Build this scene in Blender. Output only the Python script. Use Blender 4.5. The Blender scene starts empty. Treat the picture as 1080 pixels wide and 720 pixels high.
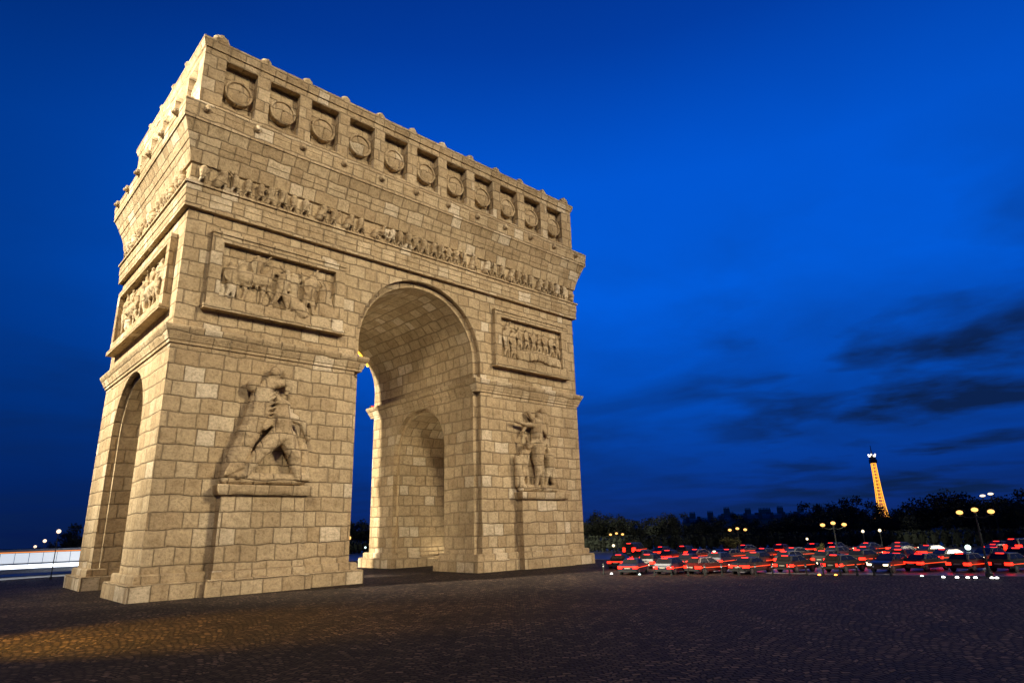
import bpy, bmesh, math, random
from mathutils import Vector, Matrix, noise
random.seed(7)
PI = math.pi
sc = bpy.context.scene
col = sc.collection

# ------------------------------------------------------------------ camera
CAM = Vector((-37.9698, -66.4371, 4.4546))
YAW, PITCH, ROLL, FPX = 0.7525, 0.2885, -0.0271, 661.785
cy_, sy_ = math.cos(YAW), math.sin(YAW); cp_, sp_ = math.cos(PITCH), math.sin(PITCH)
fwd = Vector((sy_ * cp_, cy_ * cp_, sp_)); rgt = Vector((cy_, -sy_, 0)); up = rgt.cross(fwd)
cr_, sr_ = math.cos(ROLL), math.sin(ROLL)
r2 = rgt * cr_ + up * sr_; u2 = up * cr_ - rgt * sr_
cd = bpy.data.cameras.new('camera'); cam = bpy.data.objects.new('camera', cd); col.objects.link(cam)
m = Matrix((r2, u2, -fwd)).transposed().to_4x4(); m.translation = CAM
cam.matrix_world = m
cd.sensor_width = 36; cd.lens = FPX * 36 / 1080; cd.clip_start = 0.5; cd.clip_end = 20000
sc.camera = cam

def heading(px, py=560):
    """compass direction (unit, horizontal) of a column of the view: used once to lay the square out in metres"""
    v = fwd + r2 * ((px - 540) / FPX) - u2 * ((py - 360) / FPX)
    h = math.hypot(v.x, v.y); return Vector((v.x / h, v.y / h, 0))
def spot(px, dist, z=0.0):
    p = Vector((CAM.x, CAM.y, 0)) + heading(px) * dist; return Vector((p.x, p.y, z))

# ------------------------------------------------------------------ materials
def newmat(name):
    mt = bpy.data.materials.new(name); mt.use_nodes = True
    nt = mt.node_tree; b = nt.nodes['Principled BSDF']; return mt, nt, b
def N(nt, t, **kw):
    n = nt.nodes.new(t)
    for k, v in kw.items():
        if k in n.inputs: n.inputs[k].default_value = v
        else: setattr(n, k, v)
    return n
def ramp(nt, stops, interp='LINEAR'):
    r = nt.nodes.new('ShaderNodeValToRGB'); r.color_ramp.interpolation = interp
    e = r.color_ramp.elements
    while len(e) < len(stops): e.new(0.5)
    for i, (p, c) in enumerate(stops): e[i].position = p; e[i].color = (*c, 1)
    return r
def plain(name, c, rough=0.6, metal=0.0, var=0.15, scale=6.0):
    mt, nt, b = newmat(name)
    no = N(nt, 'ShaderNodeTexNoise', Scale=scale, Detail=5.0)
    tc = N(nt, 'ShaderNodeTexCoord'); nt.links.new(tc.outputs['Object'], no.inputs['Vector'])
    r = ramp(nt, [(0.3, [x * (1 - var) for x in c]), (0.7, [min(1, x * (1 + var)) for x in c])])
    nt.links.new(no.outputs['Fac'], r.inputs[0]); nt.links.new(r.outputs[0], b.inputs['Base Color'])
    b.inputs['Roughness'].default_value = rough; b.inputs['Metallic'].default_value = metal
    return mt
def glow(name, c, s):
    mt, nt, b = newmat(name)
    b.inputs['Base Color'].default_value = (*[min(1, x) * 0.5 for x in c], 1)
    b.inputs['Emission Color'].default_value = (*c, 1); b.inputs['Emission Strength'].default_value = s
    return mt

def stone_mat():
    mt, nt, b = newmat('weathered_limestone_blocks'); L = nt.links.new
    uv = N(nt, 'ShaderNodeUVMap'); uv.uv_map = 'stone'
    # wobble the joints
    n0 = N(nt, 'ShaderNodeTexNoise', Scale=0.5, Detail=2.0); L(uv.outputs[0], n0.inputs['Vector'])
    n2 = N(nt, 'ShaderNodeTexNoise', Scale=3.2, Detail=3.0); L(uv.outputs[0], n2.inputs['Vector'])
    sp = N(nt, 'ShaderNodeSeparateXYZ'); L(uv.outputs[0], sp.inputs[0])
    dv0 = N(nt, 'ShaderNodeMath', operation='MULTIPLY_ADD'); L(n0.outputs['Fac'], dv0.inputs[0]); dv0.inputs[1].default_value = .42; L(sp.outputs[1], dv0.inputs[2])
    rw = N(nt, 'ShaderNodeMath', operation='DIVIDE'); L(dv0.outputs[0], rw.inputs[0]); rw.inputs[1].default_value = 1.30
    fl = N(nt, 'ShaderNodeMath', operation='FLOOR'); L(rw.outputs[0], fl.inputs[0])
    fm_ = N(nt, 'ShaderNodeMath', operation='MULTIPLY'); L(fl.outputs[0], fm_.inputs[0]); fm_.inputs[1].default_value = 17.3
    c1 = N(nt, 'ShaderNodeCombineXYZ'); L(sp.outputs[0], c1.inputs[0]); L(fm_.outputs[0], c1.inputs[1])
    n1 = N(nt, 'ShaderNodeTexNoise', Scale=0.42, Detail=1.0); L(c1.outputs[0], n1.inputs['Vector'])
    xo = N(nt, 'ShaderNodeMath', operation='MULTIPLY_ADD'); L(n1.outputs['Fac'], xo.inputs[0]); xo.inputs[1].default_value = 2.6; L(sp.outputs[0], xo.inputs[2])
    a1 = N(nt, 'ShaderNodeCombineXYZ'); L(xo.outputs[0], a1.inputs[0]); L(dv0.outputs[0], a1.inputs[1])
    s2 = N(nt, 'ShaderNodeVectorMath', operation='SUBTRACT'); L(n2.outputs['Color'], s2.inputs[0]); s2.inputs[1].default_value = (.5, .5, .5)
    m2 = N(nt, 'ShaderNodeVectorMath', operation='MULTIPLY'); L(s2.outputs[0], m2.inputs[0]); m2.inputs[1].default_value = (.09, .08, 0)
    a2 = N(nt, 'ShaderNodeVectorMath', operation='ADD'); L(a1.outputs[0], a2.inputs[0]); L(m2.outputs[0], a2.inputs[1])
    br = N(nt, 'ShaderNodeTexBrick', Scale=1.0)
    br.offset = 0.5
    br.inputs['Color1'].default_value = (0, 0, 0, 1); br.inputs['Color2'].default_value = (1, 1, 1, 1); br.inputs['Mortar'].default_value = (.5, .5, .5, 1)
    br.inputs['Mortar Size'].default_value = 0.055; br.inputs['Mortar Smooth'].default_value = 1.0
    br.inputs['Brick Width'].default_value = 1.58; br.inputs['Row Height'].default_value = 1.30
    L(a2.outputs[0], br.inputs['Vector'])
    b2 = N(nt, 'ShaderNodeTexBrick', Scale=1.0); b2.offset = 0.5     # same courses, wide soft edge: the pillowed faces
    b2.inputs['Mortar Size'].default_value = 0.22; b2.inputs['Mortar Smooth'].default_value = 1.0
    b2.inputs['Brick Width'].default_value = 1.58; b2.inputs['Row Height'].default_value = 1.30
    L(a2.outputs[0], b2.inputs['Vector'])
    tint = ramp(nt, [(0.0, (.39, .288, .165)), (0.3, (.44, .333, .196)), (0.7, (.485, .374, .226)), (0.9, (.53, .42, .265)), (0.98, (.64, .54, .385))])
    L(br.outputs['Color'], tint.inputs[0])
    # large stains and fine grain
    nb = N(nt, 'ShaderNodeTexNoise', Scale=0.16, Detail=4.0); L(uv.outputs[0], nb.inputs['Vector'])
    rb = ramp(nt, [(0.3, (.80, .78, .74)), (0.7, (1.1, 1.08, 1.06))]); L(nb.outputs['Fac'], rb.inputs[0])
    mx = N(nt, 'ShaderNodeMix', data_type='RGBA', blend_type='MULTIPLY'); mx.inputs[0].default_value = 1
    L(tint.outputs[0], mx.inputs[6]); L(rb.outputs[0], mx.inputs[7])
    nf = N(nt, 'ShaderNodeTexNoise', Scale=4.5, Detail=9.0, Roughness=0.72); L(uv.outputs[0], nf.inputs['Vector'])
    rf = ramp(nt, [(0.26, (.48, .45, .40)), (0.48, (1, 1, 1)), (0.74, (1.32, 1.31, 1.28))]); L(nf.outputs['Fac'], rf.inputs[0])
    mx2 = N(nt, 'ShaderNodeMix', data_type='RGBA', blend_type='MULTIPLY'); mx2.inputs[0].default_value = 1
    L(mx.outputs[2], mx2.inputs[6]); L(rf.outputs[0], mx2.inputs[7])
    edge = ramp(nt, [(0.0, (1.03, 1.03, 1.03)), (.35, (1, 1, 1)), (1.0, (.90, .885, .86))]); L(b2.outputs['Fac'], edge.inputs[0])
    mx3 = N(nt, 'ShaderNodeMix', data_type='RGBA', blend_type='MULTIPLY'); mx3.inputs[0].default_value = 1
    L(mx2.outputs[2], mx3.inputs[6]); L(edge.outputs[0], mx3.inputs[7])
    nm = N(nt, 'ShaderNodeTexNoise', Scale=1.35, Detail=6.0, Roughness=.68); L(uv.outputs[0], nm.inputs['Vector'])
    rm_ = ramp(nt, [(.32, (.74, .71, .66)), (.5, (1, 1, 1)), (.7, (1.14, 1.14, 1.13))]); L(nm.outputs['Fac'], rm_.inputs[0])
    mx4 = N(nt, 'ShaderNodeMix', data_type='RGBA', blend_type='MULTIPLY'); mx4.inputs[0].default_value = 1
    L(mx3.outputs[2], mx4.inputs[6]); L(rm_.outputs[0], mx4.inputs[7])
    mort = N(nt, 'ShaderNodeMix', data_type='RGBA'); L(br.outputs['Fac'], mort.inputs[0])
    L(mx4.outputs[2], mort.inputs[6]); mort.inputs[7].default_value = (.31, .232, .138, 1)
    L(mort.outputs[2], b.inputs['Base Color'])
    # relief of the joints and the pitted faces
    inv = N(nt, 'ShaderNodeMath', operation='SUBTRACT'); inv.inputs[0].default_value = 1; L(br.outputs['Fac'], inv.inputs[1])
    hm = N(nt, 'ShaderNodeMath', operation='MULTIPLY_ADD'); L(nf.outputs['Fac'], hm.inputs[0]); hm.inputs[1].default_value = 1.3; L(inv.outputs[0], hm.inputs[2])
    hb = N(nt, 'ShaderNodeMath', operation='MULTIPLY_ADD'); L(br.outputs['Color'], hb.inputs[0]); hb.inputs[1].default_value = .35; L(hm.outputs[0], hb.inputs[2])
    pl_ = N(nt, 'ShaderNodeMath', operation='MULTIPLY_ADD'); L(b2.outputs['Fac'], pl_.inputs[0]); pl_.inputs[1].default_value = -.32; L(hb.outputs[0], pl_.inputs[2])
    bp = N(nt, 'ShaderNodeBump', Strength=0.9, Distance=0.13); L(pl_.outputs[0], bp.inputs['Height']); L(bp.outputs[0], b.inputs['Normal'])
    b.inputs['Roughness'].default_value = 0.88; b.inputs['Specular IOR Level'].default_value = 0.25
    return mt
STONE = stone_mat()

def cobble_mat():
    mt, nt, b = newmat('dark_cobblestones_in_fans'); L = nt.links.new
    tc = N(nt, 'ShaderNodeTexCoord'); rot = N(nt, 'ShaderNodeMapping'); rot.inputs['Rotation'].default_value = (0, 0, 0.75)
    L(tc.outputs['Object'], rot.inputs['Vector'])
    wn = N(nt, 'ShaderNodeTexNoise', Scale=1.4, Detail=2.0); L(rot.outputs[0], wn.inputs['Vector'])
    ws = N(nt, 'ShaderNodeVectorMath', operation='SUBTRACT'); L(wn.outputs['Color'], ws.inputs[0]); ws.inputs[1].default_value = (.5, .5, .5)
    wm = N(nt, 'ShaderNodeVectorMath', operation='SCALE'); L(ws.outputs[0], wm.inputs[0]); wm.inputs['Scale'].default_value = .30
    wa = N(nt, 'ShaderNodeVectorMath', operation='ADD'); L(rot.outputs[0], wa.inputs[0]); L(wm.outputs[0], wa.inputs[1])
    sx = N(nt, 'ShaderNodeSeparateXYZ'); L(wa.outputs[0], sx.inputs[0])
    # fans: y - arc(x)
    pp = N(nt, 'ShaderNodeMath', operation='PINGPONG'); L(sx.outputs[0], pp.inputs[0]); pp.inputs[1].default_value = 1.35
    sq = N(nt, 'ShaderNodeMath', operation='POWER'); L(pp.outputs[0], sq.inputs[0]); sq.inputs[1].default_value = 2
    sb = N(nt, 'ShaderNodeMath', operation='SUBTRACT'); sb.inputs[0].default_value = 2.6; L(sq.outputs[0], sb.inputs[1])
    rt = N(nt, 'ShaderNodeMath', operation='SQRT'); L(sb.outputs[0], rt.inputs[0])
    yy = N(nt, 'ShaderNodeMath', operation='SUBTRACT'); L(sx.outputs[1], yy.inputs[0]); L(rt.outputs[0], yy.inputs[1])
    cb = N(nt, 'ShaderNodeCombineXYZ'); L(sx.outputs[0], cb.inputs[0]); L(yy.outputs[0], cb.inputs[1])
    br = N(nt, 'ShaderNodeTexBrick', Scale=1.0)
    br.inputs['Color1'].default_value = (0, 0, 0, 1); br.inputs['Color2'].default_value = (1, 1, 1, 1)
    br.inputs['Mortar Size'].default_value = 0.05; br.inputs['Mortar Smooth'].default_value = 0.7
    br.inputs['Brick Width'].default_value = .33; br.inputs['Row Height'].default_value = .29
    L(cb.outputs[0], br.inputs['Vector'])
    r = ramp(nt, [(0, (.016, .010, .007)), (.55, (.045, .028, .018)), (.85, (.075, .047, .031)), (1, (.135, .086, .057))]); L(br.outputs['Color'], r.inputs[0])
    nn = N(nt, 'ShaderNodeTexNoise', Scale=.25, Detail=4.0); L(rot.outputs[0], nn.inputs['Vector'])
    r3 = ramp(nt, [(.3, (.55, .55, .55)), (.7, (1.3, 1.3, 1.3))]); L(nn.outputs['Fac'], r3.inputs[0])
    mx = N(nt, 'ShaderNodeMix', data_type='RGBA', blend_type='MULTIPLY'); mx.inputs[0].default_value = 1
    L(r.outputs[0], mx.inputs[6]); L(r3.outputs[0], mx.inputs[7])
    mo = N(nt, 'ShaderNodeMix', data_type='RGBA'); L(br.outputs['Fac'], mo.inputs[0]); L(mx.outputs[2], mo.inputs[6]); mo.inputs[7].default_value = (.004, .003, .003, 1)
    L(mo.outputs[2], b.inputs['Base Color'])
    inv = N(nt, 'ShaderNodeMath', operation='SUBTRACT'); inv.inputs[0].default_value = 1; L(br.outputs['Fac'], inv.inputs[1])
    nf = N(nt, 'ShaderNodeTexNoise', Scale=9.0, Detail=4.0); L(rot.outputs[0], nf.inputs['Vector'])
    ad = N(nt, 'ShaderNodeMath', operation='MULTIPLY_ADD'); L(nf.outputs['Fac'], ad.inputs[0]); ad.inputs[1].default_value = .8; L(inv.outputs[0], ad.inputs[2])
    ad2 = N(nt, 'ShaderNodeMath', operation='MULTIPLY_ADD'); L(br.outputs['Color'], ad2.inputs[0]); ad2.inputs[1].default_value = .6; L(ad.outputs[0], ad2.inputs[2])
    bp = N(nt, 'ShaderNodeBump', Strength=0.9, Distance=0.05); L(ad2.outputs[0], bp.inputs['Height']); L(bp.outputs[0], b.inputs['Normal'])
    b.inputs['Roughness'].default_value = 0.78; b.inputs['Specular IOR Level'].default_value = .18
    return mt

# ------------------------------------------------------------------ helpers
def tag(o, label=None, cat=None, group=None, kind=None):
    if label: o['label'] = label
    if cat: o['category'] = cat
    if group: o['group'] = group
    if kind: o['kind'] = kind
    return o
def empty(name, loc, rz=0.0):
    o = bpy.data.objects.new(name, None); col.objects.link(o); o.location = loc; o.rotation_euler = (0, 0, rz); o.empty_display_size = .5
    return o
def build(name, bm, mat, parent=None, smooth=False, uv=False, front=False, loc=None):
    bmesh.ops.recalc_face_normals(bm, faces=bm.faces[:])
    if uv: box_uv(bm, front)
    me = bpy.data.meshes.new(name); bm.to_mesh(me); bm.free()
    if smooth:
        for p in me.polygons: p.use_smooth = True
    for mm in (mat if isinstance(mat, (list, tuple)) else [mat]): me.materials.append(mm)
    o = bpy.data.objects.new(name, me); col.objects.link(o)
    if parent: o.parent = parent
    if loc: o.location = loc
    return o
def box_uv(bm, front=False):
    lay = bm.loops.layers.uv.get('stone') or bm.loops.layers.uv.new('stone')
    for f in bm.faces:
        n = f.normal; ax, ay, az = abs(n.x), abs(n.y), abs(n.z)
        for l in f.loops:
            c = l.vert.co
            if front == 'y': uvv = (c.x, c.z)
            elif front == 'x': uvv = (c.y + 57.3, c.z)
            elif az > .8: uvv = (c.x, c.y + 91.7)
            elif ax > ay: uvv = (c.y + 57.3, c.z)
            else: uvv = (c.x, c.z)
            l[lay].uv = uvv
def box(bm, x0, x1, y0, y1, z0, z1, mi=0):
    v = [bm.verts.new((x, y, z)) for z in (z0, z1) for y in (y0, y1) for x in (x0, x1)]
    for q in ((0, 2, 3, 1), (4, 5, 7, 6), (0, 1, 5, 4), (2, 6, 7, 3), (0, 4, 6, 2), (1, 3, 7, 5)):
        bm.faces.new([v[i] for i in q]).material_index = mi
def stack(bm, x0, x1, y0, y1, prof):
    """a rectangular moulding: prof = list of (z, projection)"""
    rings = []
    for z, p in prof:
        rings.append([bm.verts.new(c) for c in ((x0 - p, y0 - p, z), (x1 + p, y0 - p, z), (x1 + p, y1 + p, z), (x0 - p, y1 + p, z))])
    for a, b2 in zip(rings, rings[1:]):
        for i in range(4): bm.faces.new((a[i], a[(i + 1) % 4], b2[(i + 1) % 4], b2[i]))
    bm.faces.new(rings[0][::-1]); bm.faces.new(rings[-1])
def tube(bm, p0, p1, r0, r1, seg=8, mi=0, caps=True):
    p0, p1 = Vector(p0), Vector(p1); d = p1 - p0
    if d.length < 1e-6: return
    q = d.to_track_quat('Z', 'Y')
    A = [bm.verts.new(p0 + q @ Vector((r0 * math.cos(2 * PI * i / seg), r0 * math.sin(2 * PI * i / seg), 0))) for i in range(seg)]
    B = [bm.verts.new(p1 + q @ Vector((r1 * math.cos(2 * PI * i / seg), r1 * math.sin(2 * PI * i / seg), 0))) for i in range(seg)]
    for i in range(seg): bm.faces.new((A[i], A[(i + 1) % seg], B[(i + 1) % seg], B[i])).material_index = mi
    if caps:
        bm.faces.new(A[::-1]).material_index = mi; bm.faces.new(B).material_index = mi
def ball(bm, c, r, s=(1, 1, 1), sub=2, mi=0):
    ret = bmesh.ops.create_icosphere(bm, subdivisions=sub, radius=r)
    for v in ret['verts']:
        v.co = Vector((v.co.x * s[0] + c[0], v.co.y * s[1] + c[1], v.co.z * s[2] + c[2]))
        for f in v.link_faces: f.material_index = mi
def cap(bm, p0, p1, r0, r1):
    tube(bm, p0, p1, r0, r1, 10); ball(bm, p0, r0 * 1.01); ball(bm, p1, r1 * 1.01)
def lathe(bm, prof, c=(0, 0, 0), seg=12, mi=0):
    rings = [[bm.verts.new((c[0] + r * math.cos(2 * PI * i / seg), c[1] + r * math.sin(2 * PI * i / seg), c[2] + z)) for i in range(seg)] for r, z in prof]
    for a, b2 in zip(rings, rings[1:]):
        for i in range(seg): bm.faces.new((a[i], a[(i + 1) % seg], b2[(i + 1) % seg], b2[i])).material_index = mi
    bm.faces.new(rings[0][::-1]).material_index = mi; bm.faces.new(rings[-1]).material_index = mi
def bm_join(bm, other):
    me = bpy.data.meshes.new('t'); other.to_mesh(me); bm.from_mesh(me); bpy.data.meshes.remove(me)
def remeshed(bm, vox, rough=0.06, front='y', seed=0):
    """fuse carved volumes into one skin, then weather it"""
    me = bpy.data.meshes.new('tmp'); bmesh.ops.recalc_face_normals(bm, faces=bm.faces[:]); bm.to_mesh(me); bm.free()
    o = bpy.data.objects.new('tmp', me); col.objects.link(o)
    md = o.modifiers.new('r', 'REMESH'); md.mode = 'VOXEL'; md.voxel_size = vox
    dg = bpy.context.evaluated_depsgraph_get(); ev = o.evaluated_get(dg); m2 = bpy.data.meshes.new_from_object(ev)
    out = bmesh.new(); out.from_mesh(m2)
    bpy.data.objects.remove(o); bpy.data.meshes.remove(me); bpy.data.meshes.remove(m2)
    bmesh.ops.smooth_vert(out, verts=out.verts[:], factor=.3, use_axis_x=True, use_axis_y=True, use_axis_z=True)
    out.normal_update()
    offs = [(v, v.normal * (noise.noise(v.co * 1.7 + Vector((seed, 0, 0))) * rough * 1.4 + noise.noise(v.co * 5.0) * rough)) for v in out.verts]
    for v, d in offs: v.co += d
    return out
def dup(o, parent=None, loc=None, rz=None, only=None):
    c = o.copy(); col.objects.link(c); c.parent = parent
    if loc is not None: c.location = loc
    if rz is not None: c.rotation_euler = (0, 0, rz)
    for ch in list(o.children): dup(ch, c)
    return c
ORD = ['first', 'second', 'third', 'fourth', 'fifth', 'sixth', 'seventh', 'eighth', 'ninth', 'tenth', 'eleventh', 'twelfth', 'thirteenth', 'fourteenth', 'fifteenth', 'sixteenth', 'seventeenth', 'eighteenth', 'nineteenth', 'twentieth',
       'twenty-first', 'twenty-second', 'twenty-third', 'twenty-fourth', 'twenty-fifth', 'twenty-sixth', 'twenty-seventh', 'twenty-eighth', 'twenty-ninth', 'thirtieth', 'thirty-first', 'thirty-second', 'thirty-third', 'thirty-fourth', 'thirty-fifth', 'thirty-sixth', 'thirty-seventh', 'thirty-eighth', 'thirty-ninth', 'fortieth']

# ================================================================== THE ARCH
W, D = 24.886, 11.608
arch = empty('triumphal_arch', (0, 0, 0))
tag(arch, 'huge floodlit limestone triumphal arch standing on the dark cobbled square', 'arch')
RO, RI, ZC = 8.15, 7.5, 23.1          # main opening: outer and inner radius, centre of the curve
SO, SI, SZ = 5.55, 5.05, 13.9         # side opening
RB = 0.62                             # depth of the rebate

def arch_prism(axis, R, zc, a0, a1, seg=56):
    bm = bmesh.new()
    pts = [(-R, -1.0)] + [(-R * math.cos(PI * i / seg), zc + R * math.sin(PI * i / seg)) for i in range(seg + 1)] + [(R, -1.0)]
    f = lambda a, b2, t: (a, t, b2) if axis == 'y' else (t, a, b2)
    A = [bm.verts.new(f(a, b2, a0)) for a, b2 in pts]; B = [bm.verts.new(f(a, b2, a1)) for a, b2 in pts]
    n = len(pts)
    for i in range(n): bm.faces.new((A[i], A[(i + 1) % n], B[(i + 1) % n], B[i]))
    bm.faces.new(A[::-1]); bm.faces.new(B); bmesh.ops.recalc_face_normals(bm, faces=bm.faces[:])
    me = bpy.data.meshes.new('c'); bm.to_mesh(me); bm.free()
    o = bpy.data.objects.new('c', me); col.objects.link(o); return o
def boolean_cut(bm, cutters):
    bmesh.ops.recalc_face_normals(bm, faces=bm.faces[:])
    me = bpy.data.meshes.new('b'); bm.to_mesh(me); bm.free()
    o = bpy.data.objects.new('b', me); col.objects.link(o)
    for c in cutters:
        md = o.modifiers.new('m', 'BOOLEAN'); md.object = c; md.operation = 'DIFFERENCE'; md.solver = 'EXACT'
    dg = bpy.context.evaluated_depsgraph_get(); m2 = bpy.data.meshes.new_from_object(o.evaluated_get(dg))
    out = bmesh.new(); out.from_mesh(m2)
    for x in [o] + cutters: bpy.data.objects.remove(x)
    return out
bm = bmesh.new(); box(bm, -W, W, -D, D, 0.01, 32.3)
cuts = [arch_prism('y', RI, ZC, -D - 2, D + 2), arch_prism('y', RO, ZC, -D - 2.2, -D + RB), arch_prism('y', RO, ZC, D - RB, D + 2.2),
        arch_prism('x', SI, SZ, -W - 2, W + 2), arch_prism('x', SO, SZ, -W - 2.2, -W + RB), arch_prism('x', SO, SZ, W - RB, W + 2.2),
        arch_prism('x', SO, SZ, -RI - RB, RI + RB)]
body = boolean_cut(bm, cuts)
body.normal_update()
lay = body.loops.layers.uv.new('stone')
for f in body.faces:
    n = f.normal; c0 = f.calc_center_median()
    vault_y = abs(n.y) < .05 and abs(n.z) > .02 and abs(c0.x) < RO + .1 and c0.z > ZC
    vault_x = abs(n.x) < .05 and abs(n.z) > .02 and abs(c0.y) < SO + .1 and c0.z > SZ
    for l in f.loops:
        c = l.vert.co
        if vault_y and c0.z < 31.9: l[lay].uv = (c.y + 57.3, ZC + 7.5 * (PI / 2 - math.copysign(math.atan2(abs(c.x), c.z - ZC), 1)) if True else 0)
        elif vault_x and abs(n.z) > .02: l[lay].uv = (c.x + 31, SZ + 5.05 * (PI / 2 - math.atan2(abs(c.y), c.z - SZ)))
        elif abs(n.x) > abs(n.y): l[lay].uv = (c.y + 57.3, c.z)
        elif abs(n.z) > .8: l[lay].uv = (c.x, c.y)
        else: l[lay].uv = (c.x, c.z)
me = bpy.data.meshes.new('masonry_body'); body.to_mesh(me); body.free(); me.materials.append(STONE)
bo = bpy.data.objects.new('masonry_body', me); col.objects.link(bo); bo.parent = arch

# plinths, one under each leg
for sx in (-1, 1):
    for sy in (-1, 1):
        bm = bmesh.new()
        xs = sorted((sx * 7.62, sx * W)); ys = sorted((sy * 5.3, sy * D))
        stack(bm, xs[0], xs[1], ys[0], ys[1], [(0, .86), (1.12, .84), (1.2, .76), (1.2, .42), (1.74, .40), (1.84, .30)])
        build('plinth', bm, STONE, arch, uv=True)
# imposts round both halves
for sx in (-1, 1):
    bm = bmesh.new(); xs = sorted((sx * 7.56, sx * W))
    stack(bm, xs[0], xs[1], -D, D, [(19.72, .02), (19.74, .14), (20.0, .16), (20.02, .24), (20.2, .30), (20.9, .62), (20.98, .66), (21.16, .66), (21.24, .5)])
    build('impost_cornice', bm, STONE, arch, uv=True)
# architrave
bm = bmesh.new(); stack(bm, -W, W, -D, D, [(31.98, .02), (32.0, .42), (33.0, .44), (33.02, .50), (34.1, .50), (34.14, .66), (34.34, .66), (34.40, .4)])
build('architrave', bm, STONE, arch, uv=True)
# frieze ground
bm = bmesh.new(); stack(bm, -W, W, -D, D, [(34.36, .26), (36.32, .26)])
fr = build('frieze', bm, STONE, arch, uv=True)
# cornice
bm = bmesh.new(); stack(bm, -W, W, -D, D, [(36.3, .30), (36.32, .42), (36.6, .48), (37.2, .62), (38.1, .88), (38.12, .94), (38.9, 1.18), (39.5, 1.42), (39.78, 1.56), (39.82, 1.66), (40.9, 1.70), (40.92, 1.74), (41.6, 1.76), (41.78, 1.6), (41.8, .3)])
build('main_cornice', bm, STONE, arch, uv=True)

# ---- attic: recessed wall, rails, pilasters, shields
AP = .42
bm = bmesh.new(); stack(bm, -W, W, -D, D, [(41.74, -.45), (49.0, -.45)])
att = build('attic_wall', bm, STONE, arch, uv=True)
bm = bmesh.new(); stack(bm, -W, W, -D, D, [(41.76, .48), (42.5, .48), (42.6, .40), (42.95, AP)]); build('attic_base_rail', bm, STONE, arch, uv=True)
bm = bmesh.new(); stack(bm, -W, W, -D, D, [(47.85, AP), (48.55, AP + .01), (48.57, .56), (48.8, .60), (49.2, .74), (49.5, .74), (49.55, .6)]); build('attic_cornice', bm, STONE, arch, uv=True)
SPX, SPY = 4.375, 4.42
fcx = [(-5 + k) * SPX for k in range(11)]; scy = [(-2 + k) * SPY for k in range(5)]
def pil(x0, x1, y0, y1):
    bm = bmesh.new(); box(bm, x0, x1, y0, y1, 42.9, 47.9); build('pilaster', bm, STONE, arch, uv=True)
for s in (-1, 1):
    for k in range(10):
        c = (fcx[k] + fcx[k + 1]) / 2; ys = sorted((s * (D - .6), s * (D + AP))); pil(c - .64, c + .64, ys[0], ys[1])
    for k in range(4):
        c = (scy[k] + scy[k + 1]) / 2; xs = sorted((s * (W - .6), s * (W + AP))); pil(xs[0], xs[1], c - .64, c + .64)
    for s2 in (-1, 1):
        xs = sorted((s * 23.35, s * (W + AP))); ys = sorted((s2 * (D - 1.2), s2 * (D + AP))); pil(xs[0], xs[1], ys[0], ys[1])
def shield_mesh():
    bm = bmesh.new(); seg = 28
    prof = [(1.32, 0), (1.34, .50), (1.28, .60), (1.12, .60), (1.04, .44), (.9, .52), (.5, .68), (.12, .74), (.001, .57)]
    rings = [[bm.verts.new((r * math.cos(2 * PI * i / seg), -h, r * math.sin(2 * PI * i / seg))) for i in range(seg)] for r, h in prof]
    for a, b2 in zip(rings, rings[1:]):
        for i in range(seg): bm.faces.new((a[i], a[(i + 1) % seg], b2[(i + 1) % seg], b2[i]))
    # tie at the top of the rim
    ball(bm, (0, -.2, 1.42), .2, sub=1)
    return bm
sh0 = None
for s in (-1, 1):
    for x in fcx:
        bm = shield_mesh()
        for v in bm.verts: v.co = Vector((x - s * 0 + (v.co.x), s * (D - .45) + (v.co.y if s < 0 else -v.co.y), v.co.z + 45.2 + (random.random() - .5) * .04))
        build('shield', bm, STONE, arch, uv=True, front='y')
    for y in scy:
        bm = shield_mesh()
        for v in bm.verts: v.co = Vector((s * (W - .45) + (v.co.y if s < 0 else -v.co.y), y + v.co.x, v.co.z + 45.2))
        build('shield', bm, STONE, arch, uv=True, front='x')
# lion head bosses on the cornice fascia, antefixes on the roof edge
def lump(name, c, out, r):
    bm = bmesh.new(); o = Vector(out)
    ball(bm, (0, 0, 0), r, (1, 1, 1.1)); ball(bm, o * r * .75 + Vector((0, 0, -.12)), r * .55); ball(bm, o * r * .3 + Vector((0, 0, r * .75)), r * .5)
    for a in range(5): 
        t = a * PI * 2 / 5; side = Vector((-o.y, o.x, 0)); ball(bm, side * math.cos(t) * r * .8 + Vector((0, 0, math.sin(t) * r * .8)), r * .38, sub=1)
    for v in bm.verts: v.co += Vector(c)
    build(name, bm, STONE, arch, uv=True)
for k in range(12):
    x = -24.8 + k * 4.48
    for s in (-1, 1): lump('lion_head', (x, s * (D + 1.78), 41.0), (0, s, 0), .34)
for k in range(6):
    y = -10.9 + k * 4.42
    for s in (-1, 1): lump('lion_head', (s * (W + 1.8), y, 41.25), (s, 0, 0), .36)
def antefix(c, big=1.0):
    bm = bmesh.new(); box(bm, -.42 * big, .42 * big, -.36, .36, 0, .22)
    ball(bm, (0, 0, .30), .5 * big, (1.1, .8, .85)); ball(bm, (.1, 0, .62 * big), .24, sub=1)
    for s in (-1, 1): ball(bm, (s * .4 * big, 0, .22), .2, sub=1)
    for v in bm.verts: v.co += Vector(c)
    build('antefix', bm, STONE, arch, uv=True)
for k in range(12):
    x = (k - 5.5) * SPX
    for s in (-1, 1): antefix((x, s * (D + .3), 49.5), 1.45 if k in (0, 11) else 1)
for k in range(1, 5):
    for s in (-1, 1): antefix((s * (W + .3), (k - 2.5) * SPY, 49.5))

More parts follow.
